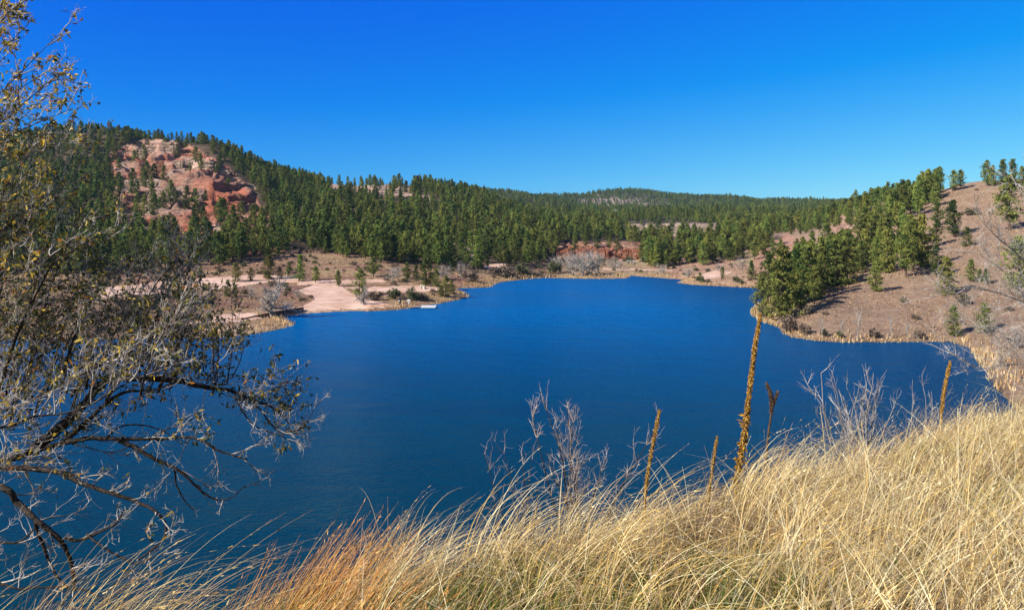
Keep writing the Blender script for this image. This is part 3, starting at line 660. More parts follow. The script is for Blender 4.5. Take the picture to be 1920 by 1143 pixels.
hh = rng.uniform(5.4, 10.8, len(T)) * (1 + .22 * fbm(T[:, 0] / 18, T[:, 1] / 18, 812)) * np.where(T[:, 1] > 450, .92, 1.0) * np.where(rng.random(len(T)) < .18, rng.uniform(.45, .8, len(T)), 1)
hh[(T[:, 3] > 1400) & (T[:, 1] < 300)] *= 1.18
hh[T[:, 1] > 640] *= 1.0
kd = np.where(rng.random(len(T)) < .4, 's', 'p').astype(object)
kd[(T[:, 3] > 1400) & (T[:, 1] < 260) & (rng.random(len(T)) < .35)] = 'j'
kd[(T[:, 3] > 200) & (T[:, 3] < 520) & (T[:, 4] < 430) & (rng.random(len(T)) < .5)] = 'j'
ix = np.array([pick(k) for k in kd])
print("forest trees", len(T))

# single trees one can pick out: column, row of the foot, height in 1920-px rows, kind, label
SOLO = [
 (333, 562, 37, 'j', 'rounded green juniper between the upper and lower dirt roads, left of a shorter pair'),
 (352, 569, 31, 'j', 'green juniper just right of the rounded one between the two dirt roads'),
 (368, 571, 22, 'j', 'low dark juniper at the right end of the clump beside the lower dirt road'),
 (411, 498, 60, 'p', 'tall broad pine standing before the dark woods left of the red slope'),
 (453, 488, 54, 'p', 'broad open-crowned pine at the foot of the red scree'),
 (319, 514, 24, 's', 'small pointed pine in the shade behind the upper dirt road'),
 (375, 515, 19, 'j', 'small bright green conifer above the bend of the upper road'),
 (442, 528, 33, 'j', 'bright yellowish-green pine on the upper road verge, leftmost of its pair'),
 (470, 527, 24, 'j', 'squat green pine right beside the bright yellowish-green one on the road verge'),
 (503, 523, 42, 'j', 'wide bushy green pine cluster-mate above the bare cottonwood'),
 (525, 523, 22, 'j', 'small dark blue-green conifer between two bigger pines above the cottonwood'),
 (541, 518, 26, 's', 'slender pine behind the dark blue-green conifer on the terrace'),
 (561, 527, 47, 's', 'tallest pointed pine on the terrace left of the lot entrance'),
 (592, 530, 30, 'p', 'rough grey-green pine beside the lot entrance'),
 (635, 537, 29, 'p', 'small round-topped lone tree in the middle of the gravel lot edge'),
 (674, 553, 46, 'j', 'leaning bushy pine behind the brown shrub tree at the lot'),
 (700, 519, 36, 'p', 'lone round pine at the foot of the dry grass slope'),
 (382, 544, 14, 'j', 'tiny juniper, leftmost of three in a row on the terrace'),
 (392, 545, 15, 'j', 'tiny juniper in the middle of three in a row on the terrace'),
 (404, 546, 14, 'j', 'tiny juniper, rightmost of three in a row on the terrace'),
 (427, 556, 30, 'j', 'green juniper behind the lower lot, left of the bare cottonwood'),
 (441, 555, 21, 'j', 'dark low juniper touching the one left of the bare cottonwood'),
 (711, 487, 26, 'p', 'small pine on the skyline of the dry grass slope'),
 (764, 523, 30, 'j', 'yellow-green pine left of the thick clump by the point'),
 (781, 524, 26, 's', 'thin dark pine between the yellow-green pine and the thick clump'),
 (799, 536, 48, 'j', 'bright green broad pine in the clump behind the swimming dock'),
 (818, 538, 34, 'j', 'dark green pine in the clump, just right of the bright broad one'),
 (835, 555, 36, 'j', 'dark green tree nearest the reed tip of the point'),
 (847, 550, 24, 'j', 'low spreading green tree at the far right of the point clump'),
 (826, 556, 20, 'j', 'low olive bush-like tree under the point clump'),
 (1642, 546, 52, 'j', 'lone rounded pine on the open slope below the grove, with a clear shadow'),
 (1775, 552, 66, 'j', 'large dense pine at the right end of the grove'),
 (1758, 520, 58, 'p', 'dark pine behind the large dense one at the right end of the grove'),
 (1820, 528, 40, 'p', 'round two-topped pine on the slope behind the bare branches'),
 (1850, 532, 27, 's', 'small pointed pine right of the two-topped pine'),
 (1837, 530, 24, 's', 'small slim pine between the two-topped pine and its smaller neighbour'),
 (1789, 630, 54, 'j', 'juniper close above the tan reeds, left one of the two'),
 (1846, 624, 52, 'j', 'broad juniper close above the tan reeds, right one of the two'),
 (1790, 445, 66, 'p', 'tall pine alone beside the open brown slope, above a dark shadow'),
 (1812, 462, 34, 'j', 'low dark tree in the shadow of the tall pine on the slope'),
 (1755, 462, 48, 'p', 'round pine in the line climbing the edge of the slope'),
 (1757, 424, 44, 'p', 'pine halfway up the line climbing the edge of the slope'),
 (1755, 387, 40, 'p', 'topmost pine in the line climbing the edge of the slope'),
 (1892, 432, 98, 'p', 'very large dark pine at the upper edge of the brown hilltop'),
 (1912, 560, 110, 'p', 'large green pine showing through the bare branches at the frame edge'),
 (1852, 349, 46, 'p', 'leftmost tall open pine standing on the brown hilltop'),
 (1863, 350, 38, 'p', 'thin-topped pine close beside the leftmost tall pine on the hilltop'),
 (1881, 348, 46, 's', 'spired pine, second group on the brown hilltop'),
 (1899, 350, 48, 's', 'tallest spired pine on the brown hilltop'),
 (1915, 352, 38, 'p', 'pine at the far right of the hilltop row'),
 (1789, 359, 38, 'p', 'broad tree standing clear of the ridge line left of the brown hilltop'),
 (1802, 355, 35, 'p', 'narrow tree with a broken crown on the ridge left of the brown hilltop'),
 (1754, 360, 30, 'p', 'round dark tree on the ridge above the rock ribs'),
 (1410, 524, 34, 's', 'pointed pine beside the tan notice board across the lake'),
 (1355, 522, 21, 'p', 'small round tree on the pale beach across the lake'),
 (1415, 487, 38, 'p', 'pine at the left of the row on the far bare slope'),
 (1433, 482, 28, 'p', 'short pine, second of the row on the far bare slope'),
 (1450, 481, 32, 'p', 'pine, third of the row on the far bare slope'),
 (1462, 483, 34, 'p', 'last and darkest pine of the row on the far bare slope'),
 (1464, 494, 17, 's', 'tiny pine below the row on the far bare slope'),
 (1493, 472, 24, 'p', 'small lone pine above the grove in front of the bare slope'),
 (1313, 527, 16, 'j', 'dark bushy juniper on the far shore point'),
 (350, 392, 40, 'j', 'left tree of the dark clump on the red cliff face'),
 (366, 394, 38, 'p', 'right tree of the dark clump on the red cliff face'),
 (385, 378, 20, 'p', 'small tree above the dark clump on the red cliff face'),
 (428, 352, 16, 'j', 'small tree near the upper edge of the red scree'),
 (412, 392, 22, 'j', 'tree in the middle of the bright red scree'),
 (452, 410, 28, 'j', 'tree low on the right side of the bright red scree'),
 (275, 334, 30, 'j', 'large dark bush-like tree below the pale rim of the cliff'),
 (1078, 474, 24, 'j', 'dark juniper in the cleft between the red cliff blocks'),
 (1119, 470, 26, 'p', 'pine in the gap right of the orange-topped rock column'),
 (1157, 474, 24, 'j', 'juniper left of the bright orange squared cliff block'),
 (1143, 466, 20, 'p', 'small pine standing on the low red ledge'),
 (1203, 490, 30, 'p', 'tall pine hiding the right end of the red cliffs'),
 (1098, 462, 18, 'j', 'low juniper on the rim of the red cliffs'),
 (1050, 455, 30, 'p', 'pine at the left end of the red cliffs by the water'),
]
pines = []
def solo_tree(name, u, v, hpx, kind, label, group, parts=True, cat="tree"):
    x, y, z = spot(u, v); h = hpx * 1.08 * y / F; k = pick(kind); rz = rnd.uniform(0, 6.28)
    if parts:
        t = empty(name, (x, y, z - .05), rz, h)
        tr = link_mesh("trunk", PINE[k][0], t); cr = link_mesh("crown", PINE[k][1], t)
    else:
        t = link_mesh(name, PINE[k][2], None, (x, y, z - .05)); t.rotation_euler = (0, 0, rz); t.scale = (h, h, h)
    wx = rnd.uniform(1.1, 1.32); t.scale = (h * wx, h * wx, h)
    tag(t, label, cat, group); return t
for (u, v, hp, kd_, lab) in SOLO: solo_tree("pine_tree", u, v, hp, kd_, lab, "single pines and junipers")

def region(u, v, y):
    if u > 1400 and y < 300:
        if u < 1470: return "pine at the grove's waterside tip", "grove on the point"
        if v > 560: return "pine on the grove's lakeward edge", "grove on the point"
        if u < 1540: return "pine on the grove's steep left flank", "grove on the point"
        if u < 1600: return "pine in the grove's thick middle", "grove on the point"
        if u < 1670: return "pine right of the grove's middle", "grove on the point"
        if u < 1800: return "pine in the grove's upper right", "grove on the point"
        return "pine on the brown slope at the right-hand frame edge", "trees on the brown slope"
    if u > 1450: return "pine among the ridge's rock ribs above the grove", "ridge trees above the grove"
    if u > 1190: return "pine in the woods above the far shore flat", "woods across the lake"
    if u > 1000: return "pine on top of the red cliffs at the lake head", "woods across the lake"
    if u > 880: return "pine at the wooded hill's foot near the lake head", "edge of the hillside forest"
    if u > 760: return "front-row pine of the hillside forest behind the point clump", "edge of the hillside forest"
    if u > 640: return "front-row pine of the hillside forest above the dry grass slope", "edge of the hillside forest"
    if u > 520: return "front-row pine of the hillside forest above the lot entrance", "edge of the hillside forest"
    if u > 400: return "pine at the foot of the red scree slope", "trees below the red scree"
    if u > 230: return "dark pine in the shaded hollow below the cliff", "trees in the shaded hollow"
    return "dark pine seen behind the leafy foreground tree", "trees behind the foreground tree"
px = hh * F / T[:, 1]; okv = (T[:, 3] > 245) & (T[:, 3] < 1915) & (T[:, 4] > 150)
order = np.argsort(-np.where(okv, px, 0)); n_single = 296 - len(SOLO)
sel = order[:n_single]
autos = []
for r_, i in enumerate(sel):
    x, y, z, u, v = T[i]; lab, grp = region(u, v, y); k = ix[i]; s = hh[i]
    what = ("tall " if s > 9.6 else "short " if s < 6.6 else "") + {'p': "broad pine", 's': "pointed pine", 'j': "bushy juniper"}[kd[i]]
    lab = what + lab[lab.index("pine") + 4:]
    if r_ < 90:
        t = empty("pine_tree", (x, y, z - .05), rnd.uniform(0, 6.28), s); link_mesh("trunk", PINE[k][0], t); link_mesh("crown", PINE[k][1], t)
    else:
        t = link_mesh("pine_tree", PINE[k][2], None, (x, y, z - .05)); t.rotation_euler = (0, 0, rnd.uniform(0, 6.28)); t.scale = (s, s, s)
    tag(t, lab, "tree", grp); autos.append((lab, u, t))
ORD = "first second third fourth fifth sixth seventh eighth ninth tenth eleventh twelfth thirteenth fourteenth fifteenth".split()
for lab in sorted({a[0] for a in autos}):
    m_ = sorted([(a[1], a[2]) for a in autos if a[0] == lab], key=lambda q: q[0])
    if 1 < len(m_) <= 15:
        for k_, (u_, t_) in enumerate(m_): t_["label"] = lab + ", " + ORD[k_] + " from the left"
rest = np.setdiff1d(np.arange(len(T)), sel)
wj = rng.uniform(.9, 1.25, len(rest))
scatter("pine_forest", T[rest, :3] - np.array([0, 0, .1]), np.c_[hh[rest] * wj, hh[rest] * wj, hh[rest]], ix[rest], proto_col, "dark green pine forest covering the hillsides")

# ------------------------------------------------------------------ shrubs
def shrub_arrays(seed, n=26, size=.05, squash=.8):
    rg = np.random.default_rng(seed)
    th = rg.uniform(0, 2 * math.pi, n); r = .38 * np.sqrt(rg.random(n)); hgt = rg.uniform(.15, .85, n) * (1 - r * .9)
    c = np.c_[r * np.cos(th), r * np.sin(th), hgt * squash]
    v, f = leaf_tris(c, np.full(n, .13), 26, size, rg, .9); v[:, 2] = np.maximum(v[:, 2], 0)
    V_, F_, m = [], [], 0
    for i in range(0, n, 2):
        a, b = tube([[0, 0, -.05], c[i] * .5 + rg.normal(0, .02, 3), c[i]], [.018, .012, .004], 3); V_.append(a); F_.append(b + m); m += len(a)
    return (np.vstack(V_), np.vstack(F_)), (v, f)
SHRUB = {}
for nm, mt in (("sage", 'sage'), ("brown", 'brownbush'), ("green", 'shrubgreen')):
    SHRUB[nm] = []
    for i in range(3):
        (tv, tf), (cv, cf) = shrub_arrays(300 + i + len(nm) * 7)
        SHRUB[nm].append((quad_mesh("stems", tv, tf, M['greybark']), np_mesh("foliage", cv, cf, [M[mt]])))
sage_col = bpy.data.collections.new("shrub_sources")
for nm in ("sage", "brown", "green"):
    for i, (sm, fm) in enumerate(SHRUB[nm]): sage_col.objects.link(bpy.data.objects.new("shrub_source_%s_%d" % (nm, i), fm))
# low brush: nobody could count it
g = grid(110, 330, 4.2); x, y = g[:, 0], g[:, 1]; z = gz(x, y); u = CU + F * x / y; v = CV + F * (H - z) / y
road_d = np.zeros(len(x), bool)
for pl, a, b in ROADS: road_d |= inpoly(u, v, [(p[0], p[1]) for p in pl])
pr = np.where((u < 960) & (y < 245), .85, np.where(u < 1050, .55, np.where((u < 1430), .30, .035)))
pr = np.where(inpoly(u, v, [(205, 290), (440, 318), (508, 405), (500, 450), (230, 430)]), .5, pr)
pr = pr * np.clip(.9 + 1.4 * fbm(x / 14, y / 14, 414), 0, 2)
k = (rng.random(len(x)) < pr) & (shore_dist(x, y) > 2.5) & ~road_d & (y > 100) & ~((v > 572) & (u > 300) & (u < 700))
g4 = grid(330, 520, 7.0); x4, y4 = g4[:, 0], g4[:, 1]; z4 = gz(x4, y4); u4 = CU + F * x4 / y4; k4 = (u4 < 1000) & (rng.random(len(x4)) < .5)
P1 = np.vstack([np.c_[x, y, z][k], np.c_[x4, y4, z4][k4]]); s = rng.uniform(.7, 2.3, len(P1)) ** 1.1
print("brush", len(P1))
scatter("brush", P1, np.c_[s, s, s * rng.uniform(.55, .9, len(P1))], rng.choice(9, len(P1), p=[.16, .16, .16, .11, .11, .11, .06, .06, .07]), sage_col, "low grey-brown sagebrush scattered over the slopes")

def shrub(u, v, wpx, hpx, kind, label, group=None):
    x, y, z = spot(u, v); t = empty("shrub", (x, y, z), rnd.uniform(0, 6), 1); wd = wpx * y / F * 1.05; t.scale = (wd, wd, hpx * y / F * 1.2)
    sm, fm = rnd.choice(SHRUB[kind]); link_mesh("stems", sm, t); link_mesh("foliage", fm, t); return tag(t, label, "shrub", group)
for a in [
 (702, 563, 34, 22, 'brown', 'brown-grey round shrub right of the brown tree at the lot'),
 (740, 560, 30, 25, 'green', 'rounded grey-green shrub beside the black barrel'),
 (774, 562, 28, 30, 'green', 'tall grey-green shrub behind the white post'),
 (757, 562, 16, 14, 'brown', 'small brown shrub squeezed between the two rounded green ones'),
 (793, 562, 26, 15, 'brown', 'low brown shrub right of the tall grey-green one by the dock'),
 (1313, 529, 20, 15, 'green', 'dark green shrub on the far shore near the pale beach'),
 (1327, 530, 12, 9, 'green', 'low green shrub right of the dark one on the far shore'),
 (1086, 494, 18, 14, 'brown', 'brown shrub before the left red cliff block at the lake head'),
 (1128, 493, 22, 14, 'green', 'dull green shrub under the sloping red cliff'),
 (1152, 492, 16, 12, 'brown', 'grey-brown shrub under the low red ledge'),
 (1180, 492, 18, 15, 'green', 'green shrub between the orange cliff block and the rail fence'),
 (1212, 492, 26, 16, 'green', 'wide green shrub right of the yellow box'),
 (1380, 529, 14, 15, 'green', 'upright green shrub left of the pointed pine across the lake'),
 (1391, 532, 12, 11, 'green', 'small round green shrub next to the upright one across the lake'),
 (1822, 404, 30, 20, 'sage', 'grey-green shrub alone high on the brown slope'),
 (1694, 567, 12, 13, 'sage', 'tiny dark shrub alone on the brown slope above the reeds'),
 (1806, 570, 30, 24, 'sage', 'dull green shrub under the two-topped pine'),
 (1480, 622, 38, 40, 'brown', 'pinkish-brown leafless thicket at the corner of the brown slope'),
 (1508, 626, 28, 26, 'brown', 'grey-brown thicket next to the pinkish one above the reeds'),
 (1545, 630, 18, 18, 'sage', 'small olive shrub behind the reeds of the brown slope'),
 (1575, 632, 14, 15, 'green', 'small green shrub behind the reeds, left of the tall bare sapling'),
 (1640, 632, 22, 22, 'brown', 'dark brown shrub casting a shadow just above the reeds'),
 (1725, 634, 24, 20, 'brown', 'brown shrub above the reeds left of the two junipers'),
 (1430, 598, 22, 30, 'sage', 'grey thicket at the very tip of the point'),
 (1513, 590, 30, 28, 'sage', 'silvery-green shrub at the lower edge of the grove'),
 (940, 517, 40, 24, 'brown', 'dark shrub clump on the shore below the wooded hill'),
 (980, 514, 34, 28, 'green', 'round green shrub on the shore near the lake head'),
 (1040, 512, 30, 28, 'green', 'olive shrub left of the big bare trees'),
 (880, 527, 30, 26, 'brown', 'purplish-brown shrub on the shore behind the tan spit'),
]: shrub(*a)

# ------------------------------------------------------------------ leafless trees
class Twigs:
    def __init__(s): s.V, s.F, s.n, s.tips = [], [], 0, []
    def add(s, pts, rads, k=3):
        v, f = tube(pts, rads, k); s.V.append(v); s.F.append(f + s.n); s.n += len(v)
    def mesh(s, name, mat): return quad_mesh(name, np.vstack(s.V), np.vstack(s.F), mat, True)

def walk(p, d, L, n, wob, rg, up=0.0):
    pts = [p]; d = d / (np.linalg.norm(d) + 1e-9)
    for i in range(n):
        d = d + rg.normal(0, wob, 3) + np.array([0, 0, up]); d /= np.linalg.norm(d); pts.append(pts[-1] + d * L / n)
    return np.array(pts)

def bare_tree(seed, ntr=1, spread=.55, up=.10, nb=7, lev=3, r0=.028, trunk_h=.3):
    rg = np.random.default_rng(seed); limb, tw = Twigs(), Twigs()
    def grow(p, d, L, r, lv):
        pts = walk(p, d, L, 5, .13, rg, up); rr = np.linspace(r, r * .45, 6)
        (limb if lv >= lev - 1 else tw).add(pts, rr, 5 if lv >= lev - 1 else 3)
        if lv == 0: return
        m = nb if lv == lev else max(3, nb - 2)
        for i in range(m):
            t = (i + rg.uniform(.3, 1)) / m; q = pts[min(5, int(t * 5))] if lv < lev or t > trunk_h else pts[min(5, 2 + int(t * 3))]
            dd = pts[-1] - pts[0]; dd /= np.linalg.norm(dd); a = rg.normal(0, spread, 3) + dd * .9; grow(q, a, L * rg.uniform(.5, .78), r * .5 * rg.uniform(.8, 1.2), lv - 1)
    for i in range(ntr):
        d = np.array([rg.normal(0, .25 if ntr > 1 else .06), rg.normal(0, .25 if ntr > 1 else .06), 1.0])
        grow(np.array([rg.normal(0, .04) if ntr > 1 else 0, 0, -.02]), d, .5, r0, lev)
    for X in (limb, tw):
        for a in X.V: a[:, 2] = np.where(a[:, 2] < .0, a[:, 2] * .1, a[:, 2])
    zz = max(a[:, 2].max() for a in tw.V)
    for X in (limb, tw):
        for a in X.V: a /= zz
    return limb, tw
BARE = []
for sd0, kw in ((1, dict()), (2, dict(spread=.7, nb=9, r0=.042)), (3, dict(ntr=3, r0=.02, nb=6)), (4, dict(ntr=4, r0=.016, spread=.45, nb=5)), (5, dict(spread=.35, nb=5, r0=.015, up=.2))):
    l, t = bare_tree(sd0 * 13, **kw); BARE.append((l.mesh("limbs", M['greybark']), t.mesh("twigs", M['twig'])))
def bare(u, v, hpx, k, label, group=None, wx=1.0, name="bare_tree", cat="tree"):
    x, y, z = spot(u, v); h = hpx * y / F; t = empty(name, (x, y, z - .05), rnd.uniform(0, 6.28), h); t.scale = (h * wx, h * wx, h)
    link_mesh("limbs", BARE[k][0], t); link_mesh("twigs", BARE[k][1], t); return tag(t, label, cat, group)
for a in [
 (509, 592, 84, 1, 'big spreading leafless cottonwood by the timber wall at the shore', None, 1.2),
 (681, 571, 40, 1, 'brown twiggy tree standing at the edge of the gravel lot', None, 1.0),
 (735, 529, 38, 2, 'grey leafless tree behind the gravel lot, left of the pine clump', None, 1.2),
 (835, 524, 36, 2, 'pale silvery leafless tree behind the point clump', None, 1.1),
 (864, 516, 30, 2, 'lilac-grey leafless tree in the shade behind the point', None, 1.1),
 (1074, 516, 46, 3, 'grey leafless tree, leftmost of the big group at the lake head', 'leafless trees at the lake head', 1.3),
 (1092, 517, 54, 3, 'tall dense leafless tree in the middle of the group at the lake head', 'leafless trees at the lake head', 1.3),
 (1106, 516, 56, 2, 'tallest leafless tree of the group at the lake head', 'leafless trees at the lake head', 1.2),
 (1120, 514, 50, 3, 'rightmost rounded leafless tree of the group at the lake head', 'leafless trees at the lake head', 1.2),
 (1050, 510, 40, 2, 'thin grey leafless tree in front of the left red cliff', 'leafless trees at the lake head', 1.2),
 (1066, 505, 34, 3, 'low lilac leafless tree behind the leftmost of the big group', 'leafless trees at the lake head', 1.2),
 (1145, 504, 26, 3, 'small brown leafless tree right of the big group', 'leafless trees at the lake head', 1.2),
 (1163, 505, 24, 2, 'small thin leafless tree by the white picnic table', 'leafless trees at the lake head', 1.2),
 (1390, 506, 26, 3, 'grey leafless thicket tree above the pale beach', None, 1.6),
 (1350, 510, 20, 3, 'low grey leafless tree left of the thicket above the pale beach', None, 1.6),
 (1290, 522, 26, 3, 'brown leafless tree at the mouth of the far cove', None, 1.4),
 (1240, 514, 22, 3, 'short brown leafless tree on the far sandy bank', None, 1.5),
 (1541, 634, 44, 4, 'first thin leafless sapling from the left above the reeds', 'leafless saplings above the reeds', .8),
 (1580, 634, 42, 4, 'second thin leafless sapling above the reeds', 'leafless saplings above the reeds', .8),
 (1607, 636, 66, 4, 'tallest pale leafless sapling above the reeds', 'leafless saplings above the reeds', .9),
 (1670, 636, 52, 4, 'lone leafless sapling in the gap above the reeds', 'leafless saplings above the reeds', .8),
 (1703, 636, 40, 4, 'short leafless sapling right of the lone one above the reeds', 'leafless saplings above the reeds', 1.1),
 (1875, 690, 44, 3, 'small leafless tree on the tan reedy bank near the frame edge', None, 1.0),
 (1905, 655, 60, 2, 'grey leafless tree on the reedy bank, behind the big overhanging branches', None, 1.1),
 (640, 420, 26, 2, 'grey dead snag standing among the hillside pines', None, .5),
 (930, 440, 22, 2, 'pale dead snag in the forest near the lake head', None, .5),
 (560, 560, 22, 3, 'low grey leafless bush beyond the cottonwood', None, 1.6),
 (470, 560, 30, 3, 'grey leafless bush left of the cottonwood', None, 1.5),
 (330, 490, 26, 3, 'lilac leafless tree in the shaded hollow', None, 1.3),
]: bare(*a)

# ------------------------------------------------------------------ reeds and dry tufts
def tri_blades(pts, h, wd, lean, cols, rg):
    n = len(pts); az = rg.uniform(0, math.pi, n); d = np.c_[np.cos(az), np.sin(az), np.zeros(n)] * wd[:, None] / 2
    top = pts + np.c_[rg.normal(.05, lean, n) * h, rg.normal(0, lean, n) * h, h]
    v = np.stack([pts - d, pts + d, top], 1).reshape(-1, 3); c = np.repeat(cols, 3, 0); return v, np.arange(3 * n).reshape(-1, 3), c
def band(seg_u, depth, per_m, mode=None):
    """points on the land side of the shoreline between two columns"""
    out = []
    for i in range(len(WATER) - 1):
        (u0, v0), (u1, v1) = WATER_UV[i], WATER_UV[i + 1]
        if not (seg_u[0] <= min(u0, u1) and max(u0, u1) <= seg_u[1]) or v0 > 760 or v1 > 760: continue
        if mode and not (mode[0] <= min(v0, v1) and max(v0, v1) <= mode[1]): continue
        a, b = np.array(WATER[i]), np.array(WATER[i + 1]); L = np.linalg.norm(b - a); n = int(L * per_m * depth)
        t = rng.random(n)[:, None]; nrm = np.array([-(b - a)[1], (b - a)[0]]) / L
        p = a + (b - a) * t + nrm * rng.uniform(-depth, depth, n)[:, None]; out.append(p)
    return np.vstack(out)
pp = [band((-300, 440), 2, 9), band((430, 560), 4.5, 7), band((690, 800), 3.2, 9), band((800, 930), 5, 6), band((921, 1300), 5, 5), band((1296, 1446), 3.4, 6), band((1405, 1475), 3.0, 8), band((1466, 1850), 2.6, 11), band((1820, 1990), 3.6, 9)]
pp = np.vstack(pp); sdp = shore_dist(pp[:, 0], pp[:, 1]); pp = pp[(sdp > -.5) & (rng.random(len(pp)) < np.clip(.75 + 1.3 * fbm(pp[:, 0] / 3, pp[:, 1] / 3, 71), .12, 1))]
zz = np.maximum(gz(pp[:, 0], pp[:, 1]), -.1)
rc = np.array([(.66, .43, .20), (.74, .53, .28), (.56, .35, .16), (.78, .60, .34)])[rng.integers(0, 4, len(pp))] * rng.uniform(.8, 1.15, (len(pp), 1))
v_, f_, c_ = tri_blades(np.c_[pp, zz], rng.uniform(.45, 1.0, len(pp)) * (1 + .9 * fbm(pp[:, 0] / 4, pp[:, 1] / 4, 7)), rng.uniform(.10, .24, len(pp)), .14, rc, rng)
print("reeds", len(pp))
tag(link_mesh("reeds", np_mesh("reeds", v_, f_, [M['reed']], col=c_)), "tan dry reeds along the waterline", kind="stuff")

g = grid(85, 300, .95, -150, 2050); x, y = g[:, 0], g[:, 1]; u = CU + F * x / y; z = gz(x, y); v = CV + F * (H - z) / y
keep = (u > 1000) | (y < 250); keep &= shore_dist(x, y) > .8
for pl, a, b in ROADS: keep &= ~inpoly(u, v, pl)
keep &= rng.random(len(x)) < np.clip(.55 + 1.2 * fbm(x / 5, y / 5, 515), .05, 1)
x, y, z, u = x[keep], y[keep], z[keep], u[keep]
k = 3; x = np.repeat(x, k) + rng.normal(0, .18, len(x) * k); y = np.repeat(y, k) + rng.normal(0, .18, len(y) * k); z = np.repeat(z, k); u = np.repeat(u, k)
tc_ = np.array([(.50, .33, .22), (.42, .25, .17), (.55, .41, .24), (.33, .21, .15)])[rng.integers(0, 4, len(x))] * rng.uniform(.75, 1.1, (len(x), 1))
v_, f_, c_ = tri_blades(np.c_[x, y, z - .03], rng.uniform(.18, .42, len(x)), rng.uniform(.16, .34, len(x)), .5, tc_, rng)
print("tufts", len(x))
tag(link_mesh("dry_grass", np_mesh("dry_grass", v_, f_, [M['reed']], col=c_)), "short dry grass tufts on the slopes and flats", kind="stuff")

# ------------------------------------------------------------------ rock outcrops
def rock(u, v, wpx, hpx, mat, label, group, seed, depth=.6, tilt=0.0, name="rock_outcrop", blocky=.6, sink=.25):
    x, y, z = spot(u, v); wd, ht = wpx * y / F, hpx * y / F
    rg = np.random.default_rng(seed); n = 46
    th = np.linspace(0, 2 * math.pi, n, endpoint=False); ph = np.linspace(-math.pi / 2, math.pi / 2, 26)
    PH, TH = np.meshgrid(ph, th, indexing='ij')
    e = .45
    cx, sx_ = np.sign(np.cos(TH)) * abs(np.cos(TH)) ** e, np.sign(np.sin(TH)) * abs(np.sin(TH)) ** e
    cp, sp = abs(np.cos(PH)) ** .35, np.sign(np.sin(PH)) * abs(np.sin(PH)) ** .6
    a, b, c = cx * cp, sx_ * cp, sp
    w1 = wd / 2; d1 = wd / 2 * depth
    per = fbm(np.cos(TH) * 3 + seed, np.sin(TH) * 3, seed, 4) * .35 + fbm(np.cos(TH) * 9 + seed, PH * 2 + np.sin(TH) * 9, seed + 3, 3) * .18
    ledge = .10 * np.sin(c * 9 + fbm(a * 2, b * 2, seed + 5) * 4) * (1 if blocky else .3)
    r = 1 + per + ledge
    X_, Y_ = a * w1 * r, b * d1 * r
    Z_ = c * ht * (1 + .35 * fbm(a * 2.2 + seed, b * 2.2, seed + 9, 4)) + tilt * a * ht
    Z_ = Z_ + fbm(a * 5, b * 5, seed + 1, 3) * ht * .10
    V_ = np.stack([X_, Y_, Z_ - ht * sink + 0 * X_], -1).reshape(-1, 3)
    idx_ = np.arange(26 * n).reshape(26, n); q = np.stack([idx_[:-1], np.roll(idx_, -1, 1)[:-1], np.roll(idx_, -1, 1)[1:], idx_[1:]], -1).reshape(-1, 4)
    o = link_mesh(name, np_mesh(name, V_, q, [mat], smooth=False), None, (x, y, z)); o.rotation_euler = (0, 0, rg.uniform(-.25, .25))
    return tag(o, label, "rock", group)
RC = "red cliffs by the lake head"
for i, a in enumerate([
 (1056, 487, 26, 22, 'red cliff block at the left end of the row, half in shadow'),
 (1072, 490, 16, 15, 'small red rock in front of the left cliff block'),
 (1092, 484, 22, 20, 'red cliff block behind the bare trees, left one'),
 (1106, 478, 14, 19, 'tall orange-topped red rock column behind the bare trees'),
 (1131, 482, 24, 18, 'sloping red cliff right of the bare trees'),
 (1147, 486, 20, 12, 'low broken red ledge stepping down right of the bare trees'),
 (1170, 484, 24, 19, 'bright orange squared cliff block with a grey cap'),
 (1190, 484, 18, 13, 'pink-red ledge right of the bright orange block'),
]): rock(a[0], a[1], a[2], a[3], M['redrock'], a[4], RC, 500 + i)
PC = "pale bluffs among the far pines"
for i, a in enumerate([
 (1185, 436, 16, 14, 'pale bluff at the left end of the tan band above the valley'),
 (1205, 438, 24, 16, 'widest pale bluff of the tan band above the valley'),
 (1232, 438, 18, 12, 'pale pinkish bluff second from the widest one'),
 (1276, 437, 14, 12, 'small squared pinkish bluff alone between pines'),
 (1305, 438, 26, 12, 'low broad pale bluff near the right end of the tan band'),
 (1330, 438, 18, 11, 'rounded pale bluff at the right end of the tan band'),
 (1166, 446, 8, 12, 'thin pinkish rock pillar between dark pines'),
]): rock(a[0], a[1], a[2], a[3], M['palerock'], a[4], PC, 540 + i)
for i, a in enumerate([
 (1600, 432, 34, 9, .9, 'lowest dark-edged rock rib on the ridge above the grove'),
 (1622, 415, 34, 9, 1.0, 'middle tilted rock rib on the ridge above the grove'),
 (1646, 400, 30, 8, 1.0, 'upper tilted rock rib on the ridge above the grove'),
 (1664, 386, 22, 12, .5, 'blocky pale outcrop at the top of the ribs'),
 (1733, 374, 12, 16, .2, 'upright tan rock standing on the ridge between pines'),
]): rock(a[0], a[1], a[2], a[3], M['palerock'], a[5], "rock ribs on the ridge", 570 + i, depth=.35, tilt=a[4])
